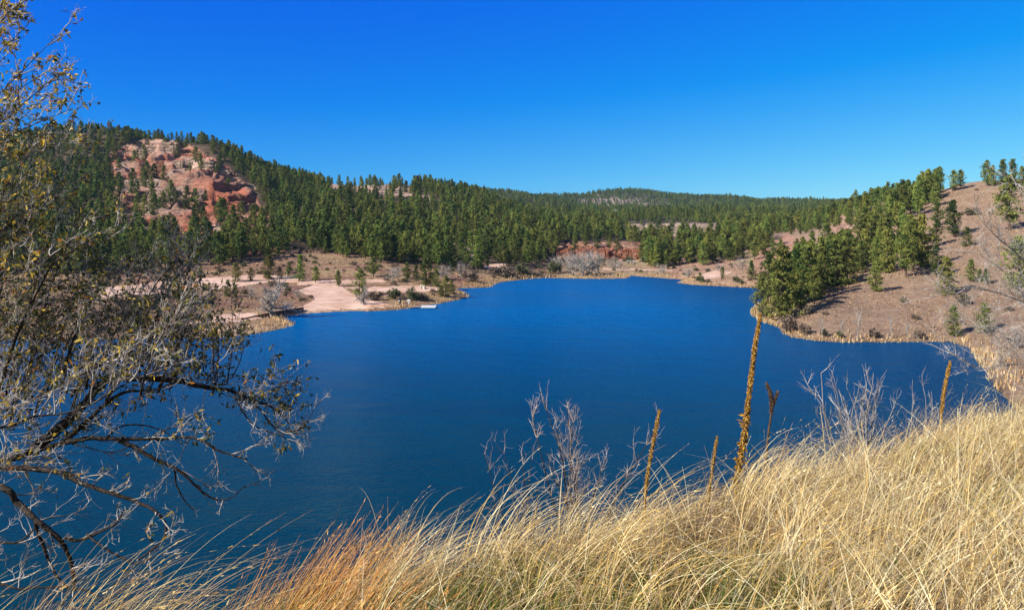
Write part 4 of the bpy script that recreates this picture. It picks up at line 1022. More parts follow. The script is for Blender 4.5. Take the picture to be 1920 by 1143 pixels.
for i, a in enumerate([
 (318, 280, 34, 16, 'palerock', 'topmost cracked pale crag under the hill crest'),
 (290, 284, 30, 10, 'palerock', 'pale rim ledge left of the topmost crag'),
 (262, 290, 26, 8, 'palerock', 'low pale rim ledge at the left end of the cliff'),
 (334, 312, 22, 9, 'palerock', 'left block of the cream band across the cliff'),
 (358, 313, 28, 10, 'palerock', 'middle block of the cream band across the cliff'),
 (388, 312, 28, 10, 'palerock', 'right block of the cream band across the cliff'),
 (300, 318, 14, 18, 'redrock', 'reddish spur under the pale rim'),
 (420, 330, 18, 9, 'palerock', 'grey-white boulders at the upper right edge of the scree'),
 (318, 352, 12, 7, 'palerock', 'pale boulder lying on the scree'),
 (404, 405, 20, 9, 'redrock', 'orange ledge at the foot of the red scree'),
 (425, 412, 16, 7, 'redrock', 'broken red ledge right of the orange one at the scree foot'),
 (445, 372, 18, 8, 'redrock', 'bright red shoulder on the right side of the scree'),
]): rock(a[0], a[1], a[2], a[3], M[a[4]], a[5], "crags on the left hill", 600 + i, depth=.4)
rock(793, 542, 9, 9, M['boulder'], 'rounded whitish boulder under the pines behind the dock', None, 700, depth=.8, name="boulder", blocky=0)
rock(674, 580, 5, 2.5, M['boulder'], 'small pale stone on the beach by the lot', None, 701, depth=.8, name="boulder", blocky=0)

# ------------------------------------------------------------------ things people left round the lake
def at_ground(u, v): return Vector(spot(u, v))
# timber retaining wall by the cottonwood: three lengths
for (u0, v0, u1, v1, lab) in [(457, 599, 512, 591, 'dark timber wall length at the foot of the bare cottonwood'), (512, 591, 569, 582.5, 'dark timber wall length reaching the beach'), (332, 603, 400, 600, 'dark timber edging along the lower dirt lot, far left of the cottonwood')]:
    a, b = at_ground(u0, v0), at_ground(u1, v1); d = b - a; L = math.hypot(d.x, d.y); rz = math.atan2(d.y, d.x)
    t = empty("timber_wall", (a.x, a.y, min(a.z, b.z) - .1), rz); m = MB()
    for k in range(3): m.box((L / 2, 0, .18 + k * .26), (L, .22, .24), jit=.01)
    m.build("beam", M['wood'], t); m = MB()
    for k in range(int(L / 2.4) + 1): m.box((min(L, k * 2.4 + .1), -.16, .4), (.16, .1, .85), jit=.01)
    m.build("post", M['wood'], t); tag(t, lab, "wall", "timber walls of the boat ramp")
# dock
a = at_ground(768, 577); dx, dy = (790 - CU) / F * 170, 170
t = empty("dock", (a.x, a.y, .0), 0); m = MB()
Y0 = a.y; X1 = (790 - CU) / F * Y0 - a.x; X2 = (817.5 - CU) / F * Y0 - a.x
for k in range(int(X1 / .3)): m.box((k * .3 + .15, 0, .34), (.27, 1.2, .07))
m.build("gangway", M['dock'], t); m = MB()
m.box(((X1 + X2) / 2, 0, .42), (X2 - X1, 1.9, .09)); m.box(((X1 + X2) / 2, -1.0, .31), (X2 - X1, .06, .30)); m.box(((X1 + X2) / 2, 1.0, .31), (X2 - X1, .06, .30))
m.build("deck", M['white'], t); m = MB()
for k in range(4): m.box((X1 + (k + .5) * (X2 - X1) / 4, 0, .1), ((X2 - X1) / 4 - .3, 1.6, .36))
m.build("float", M['black'], t); m = MB()
for k in (0, 1): m.tube([(X1 + .1 + k * (X2 - X1 - .2), .8, -1), (X1 + .1 + k * (X2 - X1 - .2), .8, .85)], [.06, .06], 8)
m.build("pile", M['metal'], t); tag(t, "small white floating swim dock with a brown plank gangway", "dock")
# black barrel, white post
a = at_ground(749, 568); t = empty("barrel", a, 0); m = MB()
zz_ = np.linspace(0, .95, 9); m.tube([(0, 0, q) for q in zz_], [.33, .36, .37, .35, .37, .35, .37, .36, .33], 14); m.build("drum", M['black'], t, True)
m = MB(); m.tube([(0, 0, .95), (0, 0, 1.02)], [.38, .36], 14); m.build("lid", M['black'], t, True)
m = MB(); m.box((-.05, -.372, .5), (.34, .02, .30)); m.build("notice", M['white'], t); tag(t, "black litter barrel with a white notice on the gravel by the dock", "barrel")
a = at_ground(766, 573); t = empty("sign_post", a, 0); m = MB(); m.tube([(0, 0, 0), (0, 0, 1.5)], [.06, .05], 6); m.build("post", M['white'], t)
m = MB(); m.box((0, -.07, 1.15), (.75, .04, .38)); m.box((.05, -.07, .62), (.42, .04, .26)); m.build("board", M['white'], t); tag(t, "pale sign boards on a post at the shore end of the dock", "sign")
# notice boards
for (u, v, hm, lab) in [(499, 566, 1.9, 'tan notice board on two posts beside the bare cottonwood'), (1420, 524, 1.7, 'tan notice board on two posts across the lake by a pointed pine')]:
    a = at_ground(u, v); t = empty("notice_board", a, .1)
    for s_ in (-.5, .5): m = MB(); m.box((s_, 0, hm / 2), (.1, .1, hm)); m.build("post", M['wood'], t)
    m = MB(); m.box((0, -.06, hm * .72), (.95, .05, hm * .5), jit=.0); m.build("board", M['tan'], t)
    m = MB(); m.box((0, 0, hm + .05), (1.25, .5, .07)); m.build("roof", M['wood'], t); tag(t, lab, "notice board")
# picnic tables
for (u, v, rz, lab) in [(1148, 501, .2, 'white picnic table on the meadow right of the bare trees, left one'), (1157, 500, 1.2, 'white picnic table on the meadow, turned end-on and farther right')]:
    a = at_ground(u, v); t = empty("picnic_table", a, rz); m = MB(); m.box((0, 0, .76), (2.2, .8, .06)); m.build("tabletop", M['white'], t)
    for s_ in (-1, 1): m = MB(); m.box((0, s_ * .72, .46), (2.2, .28, .05)); m.build("bench", M['white'], t)
    for s_ in (-.75, .75):
        m = MB(); m.tube([(s_, -.68, 0), (s_, -.25, .73)], [.05, .05], 5); m.tube([(s_, .68, 0), (s_, .25, .73)], [.05, .05], 5); m.box((s_, 0, .41), (.06, 1.6, .08)); m.build("leg", M['metal'], t)
    tag(t, lab, "picnic table", "white picnic tables at the lake head")
# yellow post box and rail fence
a = at_ground(1196, 494); t = empty("pay_station", a, 0); m = MB(); m.box((0, 0, .45), (.15, .15, .9)); m.build("post", M['wood'], t)
m = MB(); m.box((0, 0, 1.15), (.55, .35, .6)); m.build("box", M['yellow'], t); m = MB(); m.box((0, 0, 1.48), (.66, .46, .06)); m.build("lid", M['yellow'], t); tag(t, "small yellow box on a post at the end of the rail fence", "box")
a, b = at_ground(1176, 493), at_ground(1194, 493); d = b - a; L = math.hypot(d.x, d.y); t = empty("rail_fence", a, math.atan2(d.y, d.x))
for q in (.55, 1.0): m = MB(); m.tube([(0, 0, q), (L, 0, q + .05)], [.06, .06], 6); m.build("rail", M['white'], t)
for k in range(4): m = MB(); m.box((L * k / 3, .08, .58), (.14, .1, 1.16)); m.build("post", M['white'], t)
tag(t, "pale two-rail fence under the orange cliff block", "fence")
# utility poles
for (u, v, hpx_, lab) in [(1154.5, 418, 26, 'tall grey utility pole rising over the far pines')]:
    a = at_ground(u, v); hp = hpx_ * a.y / F; t = empty("utility_pole", a, .3); m = MB(); m.tube([(0, 0, 0), (0, 0, hp)], [.35, .22], 8); m.build("pole", M['metal'], t)
    m = MB(); m.box((0, 0, hp - 1.2), (3.6, .25, .25)); m.box((0, 0, hp - 3.2), (2.6, .2, .2)); m.build("crossarm", M['metal'], t)
    m = MB()
    for s_ in (-1.6, -.8, .8, 1.6): m.tube([(s_, 0, hp - 1.05), (s_, 0, hp - .6)], [.12, .09], 6)
    m.build("insulator", M['white'], t); tag(t, lab, "utility pole")
# logs on the shaded shore road behind the point
for i, (u0, v0, u1, v1, lab) in enumerate([(862, 518, 885, 515, 'pale fallen log beside the shaded shore track')]):
    a, b = at_ground(u0, v0), at_ground(u1, v1); t = empty("log", a, 0); d = b - a; m = MB(); m.tube([(0, 0, .25), tuple(d * .5 + Vector((0, 0, .32))), tuple(d + Vector((0, 0, .25)))], [.28, .24, .16], 8); m.build("stem", M['greybark'], t, True); tag(t, lab, "log")

# ------------------------------------------------------------------ foreground: shared
def W(u, v, Y): return np.array([(u - CU) / F * Y, Y, H - (v - CV) * Y / F])
def bz(x, y): return bank(np.atleast_1d(float(x)), np.atleast_1d(float(y)))[0][0]
rg = np.random.default_rng(77)

def smooth_pts(pts, n=5):
    pts = np.asarray(pts, float); m = len(pts); t = np.arange(m); tt = np.linspace(0, m - 1, (m - 1) * n + 1)
    out = []
    for q in tt:
        i = min(int(q), m - 2); f = q - i; p0, p1, p2, p3 = pts[max(i - 1, 0)], pts[i], pts[i + 1], pts[min(i + 2, m - 1)]
        out.append(.5 * ((2 * p1) + (-p0 + p2) * f + (2 * p0 - 5 * p1 + 4 * p2 - p3) * f * f + (-p0 + 3 * p1 - 3 * p2 + p3) * f ** 3))
    return np.array(out)

class Leaves:
    def __init__(s): s.p, s.d, s.c = [], [], []
    def add(s, p, d, c): s.p.append(p); s.d.append(d); s.c.append(c)
    def mesh(s, name, mat, L0=.045, W0=.016):
        p, d, c = np.array(s.p), np.array(s.d), np.array(s.c); n = len(p); d /= np.linalg.norm(d, axis=1)[:, None] + 1e-9
        s1 = np.cross(d, rg.normal(size=(n, 3))); s1 /= np.linalg.norm(s1, axis=1)[:, None]; nn = np.cross(d, s1)
        L = L0 * rg.uniform(.55, 1.35, (n, 1)); w = W0 * rg.uniform(.6, 1.3, (n, 1)); cup = w * rg.uniform(.1, .6, (n, 1))
        a = p; b = p + d * L; m1 = p + d * L * .45 + s1 * w / 2 + nn * cup; m2 = p + d * L * .45 - s1 * w / 2 + nn * cup; m0 = p + d * L * .5
        v = np.stack([a, m1, m0, m2, b], 1).reshape(-1, 3); o = np.arange(n)[:, None] * 5
        f = np.concatenate([o + [0, 1, 2], o + [0, 2, 3], o + [1, 4, 2], o + [2, 4, 3]]).reshape(-1, 3)
        return np_mesh(name, v, f, [mat], col=np.repeat(c, 5, 0))

LEAFC = [((.90, .62, .07), .34), ((.44, .37, .07), .22), ((.14, .16, .04), .28), ((.60, .24, .04), .08), ((.07, .085, .02), .12)]
def leafcol(dark=0):
    r = rg.random(); acc = 0
    if dark and rg.random() < dark: return np.array((.10, .11, .025)) * rg.uniform(.6, 1.3)
    for c, w_ in LEAFC:
        acc += w_
        if r < acc: return np.array(c) * rg.uniform(.7, 1.2)
    return np.array(LEAFC[0][0])

# ------------------------------------------------------------------ the leafy tree on the left
def sprout(limb, r0, r1, step, L, lev_tw, leafy, rgx, out_limb, out_twig, leaves, up=.25, dark=0, lim_k=6):
    """one limb with side branches and twigs; leafy: leaves per metre of twig"""
    pts = smooth_pts(limb, 5); seg = np.linalg.norm(np.diff(pts, axis=0), axis=1); cum = np.r_[0, np.cumsum(seg)]; tot = cum[-1]
    pts = pts + np.cumsum(rgx.normal(0, .004, pts.shape), 0) * .6
    out_limb.add(pts, np.interp(cum, [0, tot], [r0, r1]) * rgx.uniform(.9, 1.1, len(pts)), lim_k)
    s = step * .6
    while s < tot:
        i = min(np.searchsorted(cum, s), len(pts) - 1); p = pts[i]; d0 = pts[min(i + 1, len(pts) - 1)] - pts[max(i - 1, 0)]; d0 /= np.linalg.norm(d0) + 1e-9
        fr = s / tot; d = d0 * rgx.uniform(.4, 1.1) + rgx.normal(0, .55, 3) * np.array([1, .8, 1]) + np.array([.1, 0, up])
        Lb = L * rgx.uniform(.5, 1.25) * (1.15 - .6 * fr)
        b = walk(p, d, Lb, 7, .16, rgx, .04); rb = min(r0 * .45, .0065) * rgx.uniform(.7, 1.1)
        out_twig.add(b, np.linspace(rb, rb * .35, 8), 4)
        for j in range(lev_tw):
            q = b[rgx.integers(2, 8)]; dd = (b[-1] - b[0]) / Lb + rgx.normal(0, .55, 3) + np.array([.05, 0, up * .4]); Lt = Lb * rgx.uniform(.25, .6)
            c = walk(q, dd, Lt, 5, .2, rgx, .04); out_twig.add(c, np.linspace(rb * .55, .0012, 6), 3)
            for m_ in range(3):
                q2 = c[rgx.integers(1, 6)]; c2 = walk(q2, (c[-1] - c[0]) / Lt + rgx.normal(0, .6, 3), Lt * rgx.uniform(.25, .6), 3, .2, rgx, .05)
                out_twig.add(c2, np.linspace(rb * .35, .001, 4), 3)
                if leafy and rgx.random() < leafy:
                    for k_ in range(rgx.integers(1, 4)): w0 = c2[rgx.integers(1, 4)]; leaves.add(w0, rgx.normal(0, 1, 3) + np.array([.3, 0, -.2]), leafcol(dark))
            if leafy and rgx.random() < leafy: leaves.add(c[-1], rgx.normal(0, 1, 3) + np.array([.3, 0, -.2]), leafcol(dark))
        s += step * rgx.uniform(.6, 1.5)

def PL(*a): return [W(u, v, Y) for (u, v, Y) in a]
rgt = np.random.default_rng(9)
base = np.array([-8.4, 7.2, bank(np.array([-8.4]), np.array([7.2]))[0][0] - .2])
tree = empty("leafy_tree", base); base_off = Vector(base)
tag(tree, "large overhanging tree with black limbs, pale twigs and yellowing leaves along the left edge", "tree")
def tree_part(tw, name, mat):
    me = tw.mesh(name, mat); o = link_mesh(name, me, tree, -base_off); return o
crotch = W(-420, 820, 7.0); tr_ = Twigs()
tr_.add(smooth_pts([base, base + (crotch - base) * .5 + [.15, 0, 0], crotch, W(-380, 500, 7.0), W(-330, 150, 6.9), W(-300, -250, 6.8)], 5), np.interp(np.arange(26), [0, 12, 25], [.24, .15, .05]), 12)
tree_part(tr_, "trunk", M['darkbark'])
LIMBS = [ # polyline, r0, r1, step, twig length, twigs per branch, leafy, dark
 (PL((-420, 820, 7), (-150, 880, 6.6), (0, 874, 6.3), (100, 881, 6.2), (163, 907, 6.1), (209, 922, 6), (255, 937, 6), (296, 958, 5.9), (314, 988, 5.9), (301, 1019, 5.8), (262, 1050, 5.8)), .052, .007, .12, .42, 6, .05, 0),
 (PL((-420, 820, 7), (-150, 860, 6), (0, 912, 5.6), (31, 937, 5.6), (71, 973, 5.5), (102, 999, 5.5), (122, 1029, 5.5), (135, 1070, 5.5), (136, 1105, 5.4)), .058, .013, .16, .38, 4, .0, 0),
 (PL((66, 975, 5.5), (77, 1019, 5.5), (97, 1070, 5.45), (124, 1105, 5.4)), .016, .004, .18, .3, 3, 0, 0),
 (PL((-420, 820, 7), (-150, 860, 6.8), (0, 862, 6.5), (66, 846, 6.5), (117, 833, 6.5), (168, 824, 6.5), (224, 825, 6.5), (286, 826, 6.5), (352, 823, 6.5), (383, 835, 6.5), (408, 851, 6.5), (459, 866, 6.5)), .058, .006, .10, .5, 7, .10, .3),
 (PL((224, 825, 6.5), (255, 838, 6.5), (291, 861, 6.5), (326, 876, 6.5), (357, 899, 6.5), (383, 927, 6.5), (408, 937, 6.5), (434, 930, 6.5), (454, 910, 6.5)), .022, .0025, .2, .32, 3, 0, 0),
 (PL((326, 876, 6.5), (332, 907, 6.5), (347, 937, 6.5), (365, 957, 6.5)), .010, .003, .2, .25, 3, 0, 0),
 (PL((200, 822, 6.5), (224, 802, 6.5), (265, 797, 6.5), (306, 810, 6.5), (335, 832, 6.5)), .010, .003, .3, .3, 3, 0, 0),
 (PL((110, 835, 6.5), (168, 784, 6.6), (204, 749, 6.7), (240, 731, 6.8), (286, 728, 6.9), (330, 715, 7)), .026, .006, .12, .55, 5, .3, .3),
 (PL((60, 846, 6.5), (117, 798, 6.6), (153, 764, 6.7), (199, 716, 6.8), (245, 710, 6.9), (306, 712, 6.9), (347, 718, 6.9), (388, 728, 6.9), (434, 736, 6.9), (474, 751, 6.9), (515, 769, 6.9), (541, 795, 6.9)), .052, .006, .06, .55, 8, .62, .7),
 (PL((474, 751, 6.9), (515, 800, 6.8), (541, 807, 6.8), (571, 795, 6.8), (587, 764, 6.8), (600, 745, 6.8)), .009, .002, .06, .26, 6, 0, 0),
 (PL((440, 740, 6.9), (470, 790, 6.8), (520, 812, 6.8), (560, 830, 6.8)), .008, .002, .07, .30, 6, 0, 0),
 (PL((122, 1009, 5.5), (153, 1009, 5.5), (189, 994, 5.5), (219, 978, 5.5), (232, 950, 5.5)), .014, .004, .2, .3, 4, 0, 0),
 (PL((163, 1000, 5.5), (189, 1022, 5.4), (230, 1042, 5.4), (255, 1050, 5.4), (286, 1040, 5.4), (311, 1029, 5.4), (339, 1012, 5.4)), .008, .002, .2, .28, 3, 0, 0),
 (PL((-150, 1000, 5.2), (0, 1090, 5), (70, 1098, 5), (140, 1100, 5), (210, 1135, 5)), .012, .003, .15, .35, 4, 0, 0),
 (PL((-200, 960, 5.6), (0, 1020, 5.4), (70, 990, 5.4)), .012, .006, .16, .4, 4, 0, 0),
 (PL((-150, 760, 6.5), (0, 770, 6.4), (70, 745, 6.4), (150, 705, 6.4), (230, 660, 6.5), (300, 630, 6.6)), .016, .004, .085, .5, 6, .28, .1),
 (PL((-150, 800, 6.2), (0, 800, 6), (60, 780, 6), (130, 770, 6), (200, 740, 6), (270, 700, 6.1), (330, 680, 6.2)), .014, .004, .085, .5, 6, .22, .1),
]
for i in range(35):   # steep shoots that make the leafy mass
    u0 = rgt.uniform(-160, 330); v0 = 790 - max(0, u0) * .22 + rgt.uniform(-70, 20); Y = rgt.uniform(5.9, 8.2)
    tall = rgt.uniform(150, 430) if u0 < 110 else rgt.uniform(90, 240); ux = u0 + rgt.uniform(20, 110) + max(0, 60 - u0 * .2)
    LIMBS.append((PL((u0, v0, Y), (u0 + (ux - u0) * .25, v0 - tall * .4, Y + .1), (u0 + (ux - u0) * .6, v0 - tall * .75, Y + .15), (ux, v0 - tall, Y + .2)), rgt.uniform(.008, .019), .002, .10, .44, 7, .40 if u0 < 130 else .20, .45 if v0 - tall > 400 else .15))
for i in range(16):   # outer shoots on the right of the mass
    u0 = rgt.uniform(200, 470); v0 = rgt.uniform(690, 745); Y = rgt.uniform(6.5, 7.6); ux = u0 + rgt.uniform(-30, 50); tall = rgt.uniform(60, 170)
    LIMBS.append((PL((u0, v0, Y), ((u0 + ux) / 2 + 6, v0 - tall * .55, Y), (ux, v0 - tall, Y + .1)), .007, .002, .11, .34, 5, .42, .5))
for i in range(25):   # the upper crown reaching in from beyond the left edge
    v0 = rgt.uniform(-30, 520); Y = rgt.uniform(5.8, 8); u1 = rgt.uniform(15, 125) + (30 if v0 > 230 else 0)
    LIMBS.append((PL((-330, v0 + 230, 7), (-120, v0 + 120, Y), (-20, v0 + 40, Y), (u1, v0 - rgt.uniform(10, 90), Y)), rgt.uniform(.008, .016), .002, .12, .42, 6, .36, .03))
lv = Leaves(); group_l = []
for n_, (pts, r0, r1, step, L, ntw, lf, dk) in enumerate(LIMBS):
    if True:
        if n_ > 0: group_l.append((li, tw_))
        li, tw_ = Twigs(), Twigs()
    sprout(pts, r0, r1, step, L, ntw, lf, rgt, li, tw_, lv, up=.02 if n_ < 7 else .30, dark=dk)
group_l.append((li, tw_))
for li, tw_ in group_l:
    o = tree_part(li, "limb", M['darkbark']); me = tw_.mesh("twigs", M['twig']); c = link_mesh("twigs", me, o)
o = link_mesh("leaves", lv.mesh("leaves", M['leaf'], .056, .022), tree, -base_off)
print("leaves", len(lv.p), "limbs", len(LIMBS))

# ------------------------------------------------------------------ bare overhanging tree on the right
rgr = np.random.default_rng(21)
b0 = np.array([15.2, 17.0, bank(np.array([15.2]), np.array([17.0]))[0][0] - .2])
rt = empty("bare_tree", b0); tag(rt, "leafless grey tree reaching in from the right edge over the inlet", "tree"); bo = Vector(b0)
tt_ = Twigs(); tt_.add(smooth_pts([b0, W(2180, 820, 16.5), W(2120, 600, 16), W(2095, 350, 15.8), W(2075, 160, 15.8), W(2085, 40, 15.7)], 5), np.linspace(.15, .008, 26), 10)
link_mesh("trunk", tt_.mesh("trunk", M['greybark']), rt, -bo)
RL = [(PL((2094, 350, 15.8), (2150, 250, 15.6), (2230, 200, 15.5)), .024, .004), (PL((2080, 200, 15.8), (2040, 120, 15.9), (1990, 60, 16)), .02, .003), (PL((2110, 500, 16), (2220, 420, 15.8), (2330, 400, 15.5)), .03, .004), (PL((2150, 700, 16.2), (2260, 600, 16), (2380, 560, 15.8)), .03, .004), (PL((2085, 250, 15.8), (2050, 200, 16.2), (2020, 190, 16.8)), .018, .003), (PL((2100, 420, 15.9), (2130, 330, 15.2), (2120, 260, 14.8)), .022, .003),
 (PL((2140, 700, 16.2), (1990, 600, 15.5), (1880, 552, 15.2), (1810, 540, 15), (1745, 556, 15)), .040, .006),
 (PL((2110, 520, 16), (1960, 505, 15.4), (1890, 462, 15.2), (1850, 425, 15), (1828, 395, 15)), .034, .005),
 (PL((2140, 720, 16.2), (1990, 690, 15), (1900, 682, 14.6), (1830, 690, 14.5), (1775, 655, 14.5)), .036, .005),
 (PL((2150, 700, 16.2), (1990, 590, 15.2), (1930, 568, 15), (1875, 580, 15), (1855, 592, 15)), .030, .006),
 (PL((2120, 560, 16), (1980, 420, 15.5), (1925, 360, 15.5), (1890, 340, 15.4)), .022, .004),
 (PL((2130, 640, 16), (1985, 560, 15.6), (1900, 520, 15.6), (1840, 478, 15.5), (1800, 470, 15.5)), .026, .004),
 (PL((2130, 700, 16), (1990, 650, 15), (1910, 640, 15), (1850, 625, 15), (1800, 600, 15)), .020, .004),
 (PL((2150, 760, 16), (1990, 740, 14.4), (1900, 700, 14.4), (1860, 640, 14.4)), .02, .004)]
for pts, r0, r1 in RL:
    li, tw_ = Twigs(), Twigs(); sprout(pts, r0, r1, .11, 1.05, 6, 0, rgr, li, tw_, None, up=.25)
    o = link_mesh("limb", li.mesh("limb", M['greybark']), rt, -bo); link_mesh("twigs", tw_.mesh("twigs", M['twig']), o)

# ------------------------------------------------------------------ bare bushes on the brow
def bush(u, v, Y, stems, hgt, spread, name, label, mat_s, mat_t, seed, r=.009, nb=7):
    rb = np.random.default_rng(seed); p = W(u, v, Y); p[2] = min(p[2], bz(p[0], p[1])); t = empty(name, p); tag(t, label, "shrub")
    li, tw_ = Twigs(), Twigs()
    top = H - (v - CV) * Y / F
    for i in range(stems):
        d = np.array([rb.normal(0, spread), rb.normal(0, spread * .7), 1.0]); Ls = (hgt + (top - p[2])) * rb.uniform(.65, 1.0)
        s0 = walk(np.array([rb.normal(0, .06), rb.normal(0, .06), 0]), d, Ls, 9, .09, rb, .05); li.add(s0, np.linspace(r, r * .3, 10), 5)
        for j in range(nb):
            q = s0[rb.integers(4, 10)]; c = walk(q, (s0[-1] - s0[0]) / Ls * 1.2 + rb.normal(0, .5, 3), hgt * rb.uniform(.18, .42), 6, .13, rb, .06); tw_.add(c, np.linspace(r * .42, r * .14, 7), 3)
            for k_ in range(5):
                q2 = c[rb.integers(1, 7)]; c2 = walk(q2, (c[-1] - c[0]) * 2 + rb.normal(0, .22, 3), hgt * rb.uniform(.06, .2), 4, .16, rb, .05); tw_.add(c2, np.linspace(r * .2, r * .1, 5), 3)
    link_mesh("stems", li.mesh("stems", mat_s), t); link_mesh("twigs", tw_.mesh("twigs", mat_t), t); return t
bush(1092, 885, 7.0, 11, .60, .055, "bare_shrub", "leafless reddish-grey shrub rising behind the grass in mid bank", M['darkbark'], M['twigred'], 3, .010, 13)
bush(980, 960, 6.6, 7, .55, .10, "bare_shrub", "dark leafless shrub of upright stems, lower and left of the reddish-grey one", M['darkbark'], M['twigred'], 4, .007)
bush(1606, 800, 9.6, 16, .78, .09, "bare_shrub", "pale grey dead shrub with upright stems between the mulleins", M['greybark'], M['twig'], 6, .011, 8)
bush(1715, 760, 10.0, 6, .42, .18, "bare_shrub", "small faint leafless shrub left of the right-hand mullein", M['greybark'], M['twig'], 8, .006)

# ------------------------------------------------------------------ mulleins
def mullein(pts, Y, r, label, mat, group, dark=False, rough_from=.0, forks=()):
    P_ = smooth_pts([W(u, v, Y) for u, v in pts], 10); p0 = P_[0].copy(); gzb = bz(p0[0], p0[1]); t = empty("mullein_stalk", (p0[0], p0[1], gzb)); off = -Vector((p0[0], p0[1], gzb))
    tag(t, label, "plant", group); tw_ = Twigs(); foot = np.array([p0[0] - .02, p0[1], gzb - .05])
    full = np.vstack([foot, P_]); tw_.add(full, np.linspace(r * .55, r * .35, len(full)), 7); link_mesh("stem", tw_.mesh("stem", M['stalk'] if mat is not M['darkseed'] else M['bark']), t, off)
    rm = np.random.default_rng(int(pts[0][0])); cs, rs = [], []
    V_, F_, Cc, n = [], [], [], 0
    def pods(Q, r):
        nonlocal n
        seg = np.r_[0, np.cumsum(np.linalg.norm(np.diff(Q, axis=0), axis=1))]; m = int(seg[-1] / .0042)
        for i in range(m):
            s = seg[-1] * (i + rm.random()) / m; f = s / seg[-1]; c = np.array([np.interp(s, seg, Q[:, k]) for k in range(3)])
            az = i * 2.4 + rm.normal(0, .25); rr = r * (1.0 if f < .85 else 1.0 - (f - .85) * 3.2) * rm.uniform(.75, 1.15) * (1 + (.5 * rm.random() if f < rough_from else 0))
            d = np.array([math.cos(az), math.sin(az), .35]); sz = r * rm.uniform(.28, .46)
            # a pod: small pointed six-sided bead
            a = np.cross(d, [0, 0, 1.]); a /= np.linalg.norm(a); b = np.cross(d, a); ctr = c + d * rr * .8
            ring = [ctr + sz * (a * math.cos(q) + b * math.sin(q)) for q in np.linspace(0, 2 * math.pi, 5, endpoint=False)]
            V_.append(np.array([c] + ring + [ctr + d * sz * 1.1])); tri = [[0, 1 + k, 1 + (k + 1) % 5] for k in range(5)] + [[6, 1 + (k + 1) % 5, 1 + k] for k in range(5)]
            F_.append(np.array(tri) + n); n += 7; Cc.append(np.full((7, 3), rm.uniform(.45, 1.35)) * np.array([1, rm.uniform(.85, 1.05), rm.uniform(.6, 1.1)]))
    pods(P_ if not dark else P_[int(len(P_) * .5):], r)
    for fk in forks:
        Q = smooth_pts([W(u, v, Y) for u, v in fk], 8); l2 = Twigs(); l2.add(Q, np.linspace(r * .4, r * .25, len(Q)), 5); link_mesh("side_stem", l2.mesh("side_stem", M['bark']), t, off); pods(Q[int(len(Q) * .35):], r * .85)
    link_mesh("seed_head", np_mesh("seed_head", np.vstack(V_), np.vstack(F_), [mat], col=np.clip(np.vstack(Cc), 0, 1.4)), t, off)
    if rough_from:
        lvm = Leaves()
        for i in range(70):
            k = int(rm.uniform(0, rough_from) * len(P_)); d = rm.normal(0, 1, 3); lvm.add(P_[k] + d * r * .4, d + [0, 0, -.5], np.array((1, 1, .8)) * rm.uniform(.6, 1.2))
        link_mesh("withered_leaves", lvm.mesh("withered_leaves", mat, .06, .035), t, off)
    return t
GM = "mullein stalks on the bank"
mullein([(1380, 905), (1390, 850), (1399, 790), (1407, 720), (1416, 650), (1427, 588)], 7.2, .026, "tallest mullein stalk, thick and golden with ragged leaves on its lower half", M['mullein'], GM, rough_from=.45)
mullein([(1210, 925), (1216, 880), (1225, 830), (1237, 768)], 6.3, .019, "smooth golden mullein stalk standing alone between the reddish shrub and the tallest one", M['mullein'], GM)
mullein([(1330, 925), (1337, 870), (1345, 817)], 6.6, .017, "short golden mullein stalk just left of the tallest one", M['mullein'], GM)
mullein([(1765, 775), (1770, 735), (1776, 705), (1782, 677)], 8.8, .023, "golden mullein stalk nearest the tan reedy bank on the right", M['mullein'], GM)
mullein([(1437, 850), (1441, 810), (1446, 775), (1446, 745), (1437, 718)], 7.6, .024, "dark brown forked mullein stalk close right of the tallest one", M['darkseed'], GM, dark=True, forks=[[(1446, 775), (1452, 752), (1459, 733)]])

# ------------------------------------------------------------------ grass on the bank
BU = [-230, 438, 771, 1033, 1235, 1392, 1613, 1777, 1903, 1983, 2200]; BY = [4.0, 4.7, 5.2, 5.7, 6.1, 6.8, 7.5, 8.4, 9.8, 13, 17]
def roots(n, over=1.0, u0=-200, u1=2120, ymin=1.35):
    """points spread evenly over the ground between two columns, up to the brow"""
    m = n * 9; u = rg.uniform(u0, u1, m); y = np.sqrt(rg.uniform(ymin ** 2, 21 ** 2, m)); x = (u - CU) / F * y
    z, out = bank(x, y); k = (out < over) & (rg.random(m) < np.clip(9.0 / y, 0, 1)); return x[k][:n], y[k][:n], u[k][:n], z[k][:n]
def grass(x, y, z, h, lean, az, droop, w, col, K=5):
    n = len(x); t = np.linspace(0, 1, K + 1)[None, :]; h = h[:, None]; lean = lean[:, None]; droop = droop[:, None]
    hor = h * (lean * t + droop * t ** 2.4); ver = h * (t * np.sqrt(np.clip(1 - lean ** 2 * .4, .2, 1)) - droop * .75 * t ** 3)
    dx, dy = np.cos(az)[:, None], np.sin(az)[:, None]; px_ = x[:, None] + dx * hor; py = y[:, None] + dy * hor; pz = z[:, None] + ver - .02
    wa = rg.uniform(-1.0, 1.0, n)[:, None]; ww = w[:, None] * (1 - .75 * t ** 1.6) / 2; ox, oy = np.cos(wa) * ww, np.sin(wa) * ww
    A = np.stack([px_ - ox, py - oy, pz], -1); B = np.stack([px_ + ox, py + oy, pz], -1)
    v = np.stack([A, B], 2).reshape(-1, 3); k = np.arange(K) * 2; o = (np.arange(n) * (K + 1) * 2)[:, None]
    f = np.stack([o + k, o + k + 1, o + k + 3, o + k + 2], -1).reshape(-1, 4)
    shade = (.78 + .30 * t)[..., None] if False else 1.0
    c = np.repeat(col[:, None, :], (K + 1) * 2, 1).reshape(-1, 3); return v, f, c, np.stack([px_, py, pz], -1)
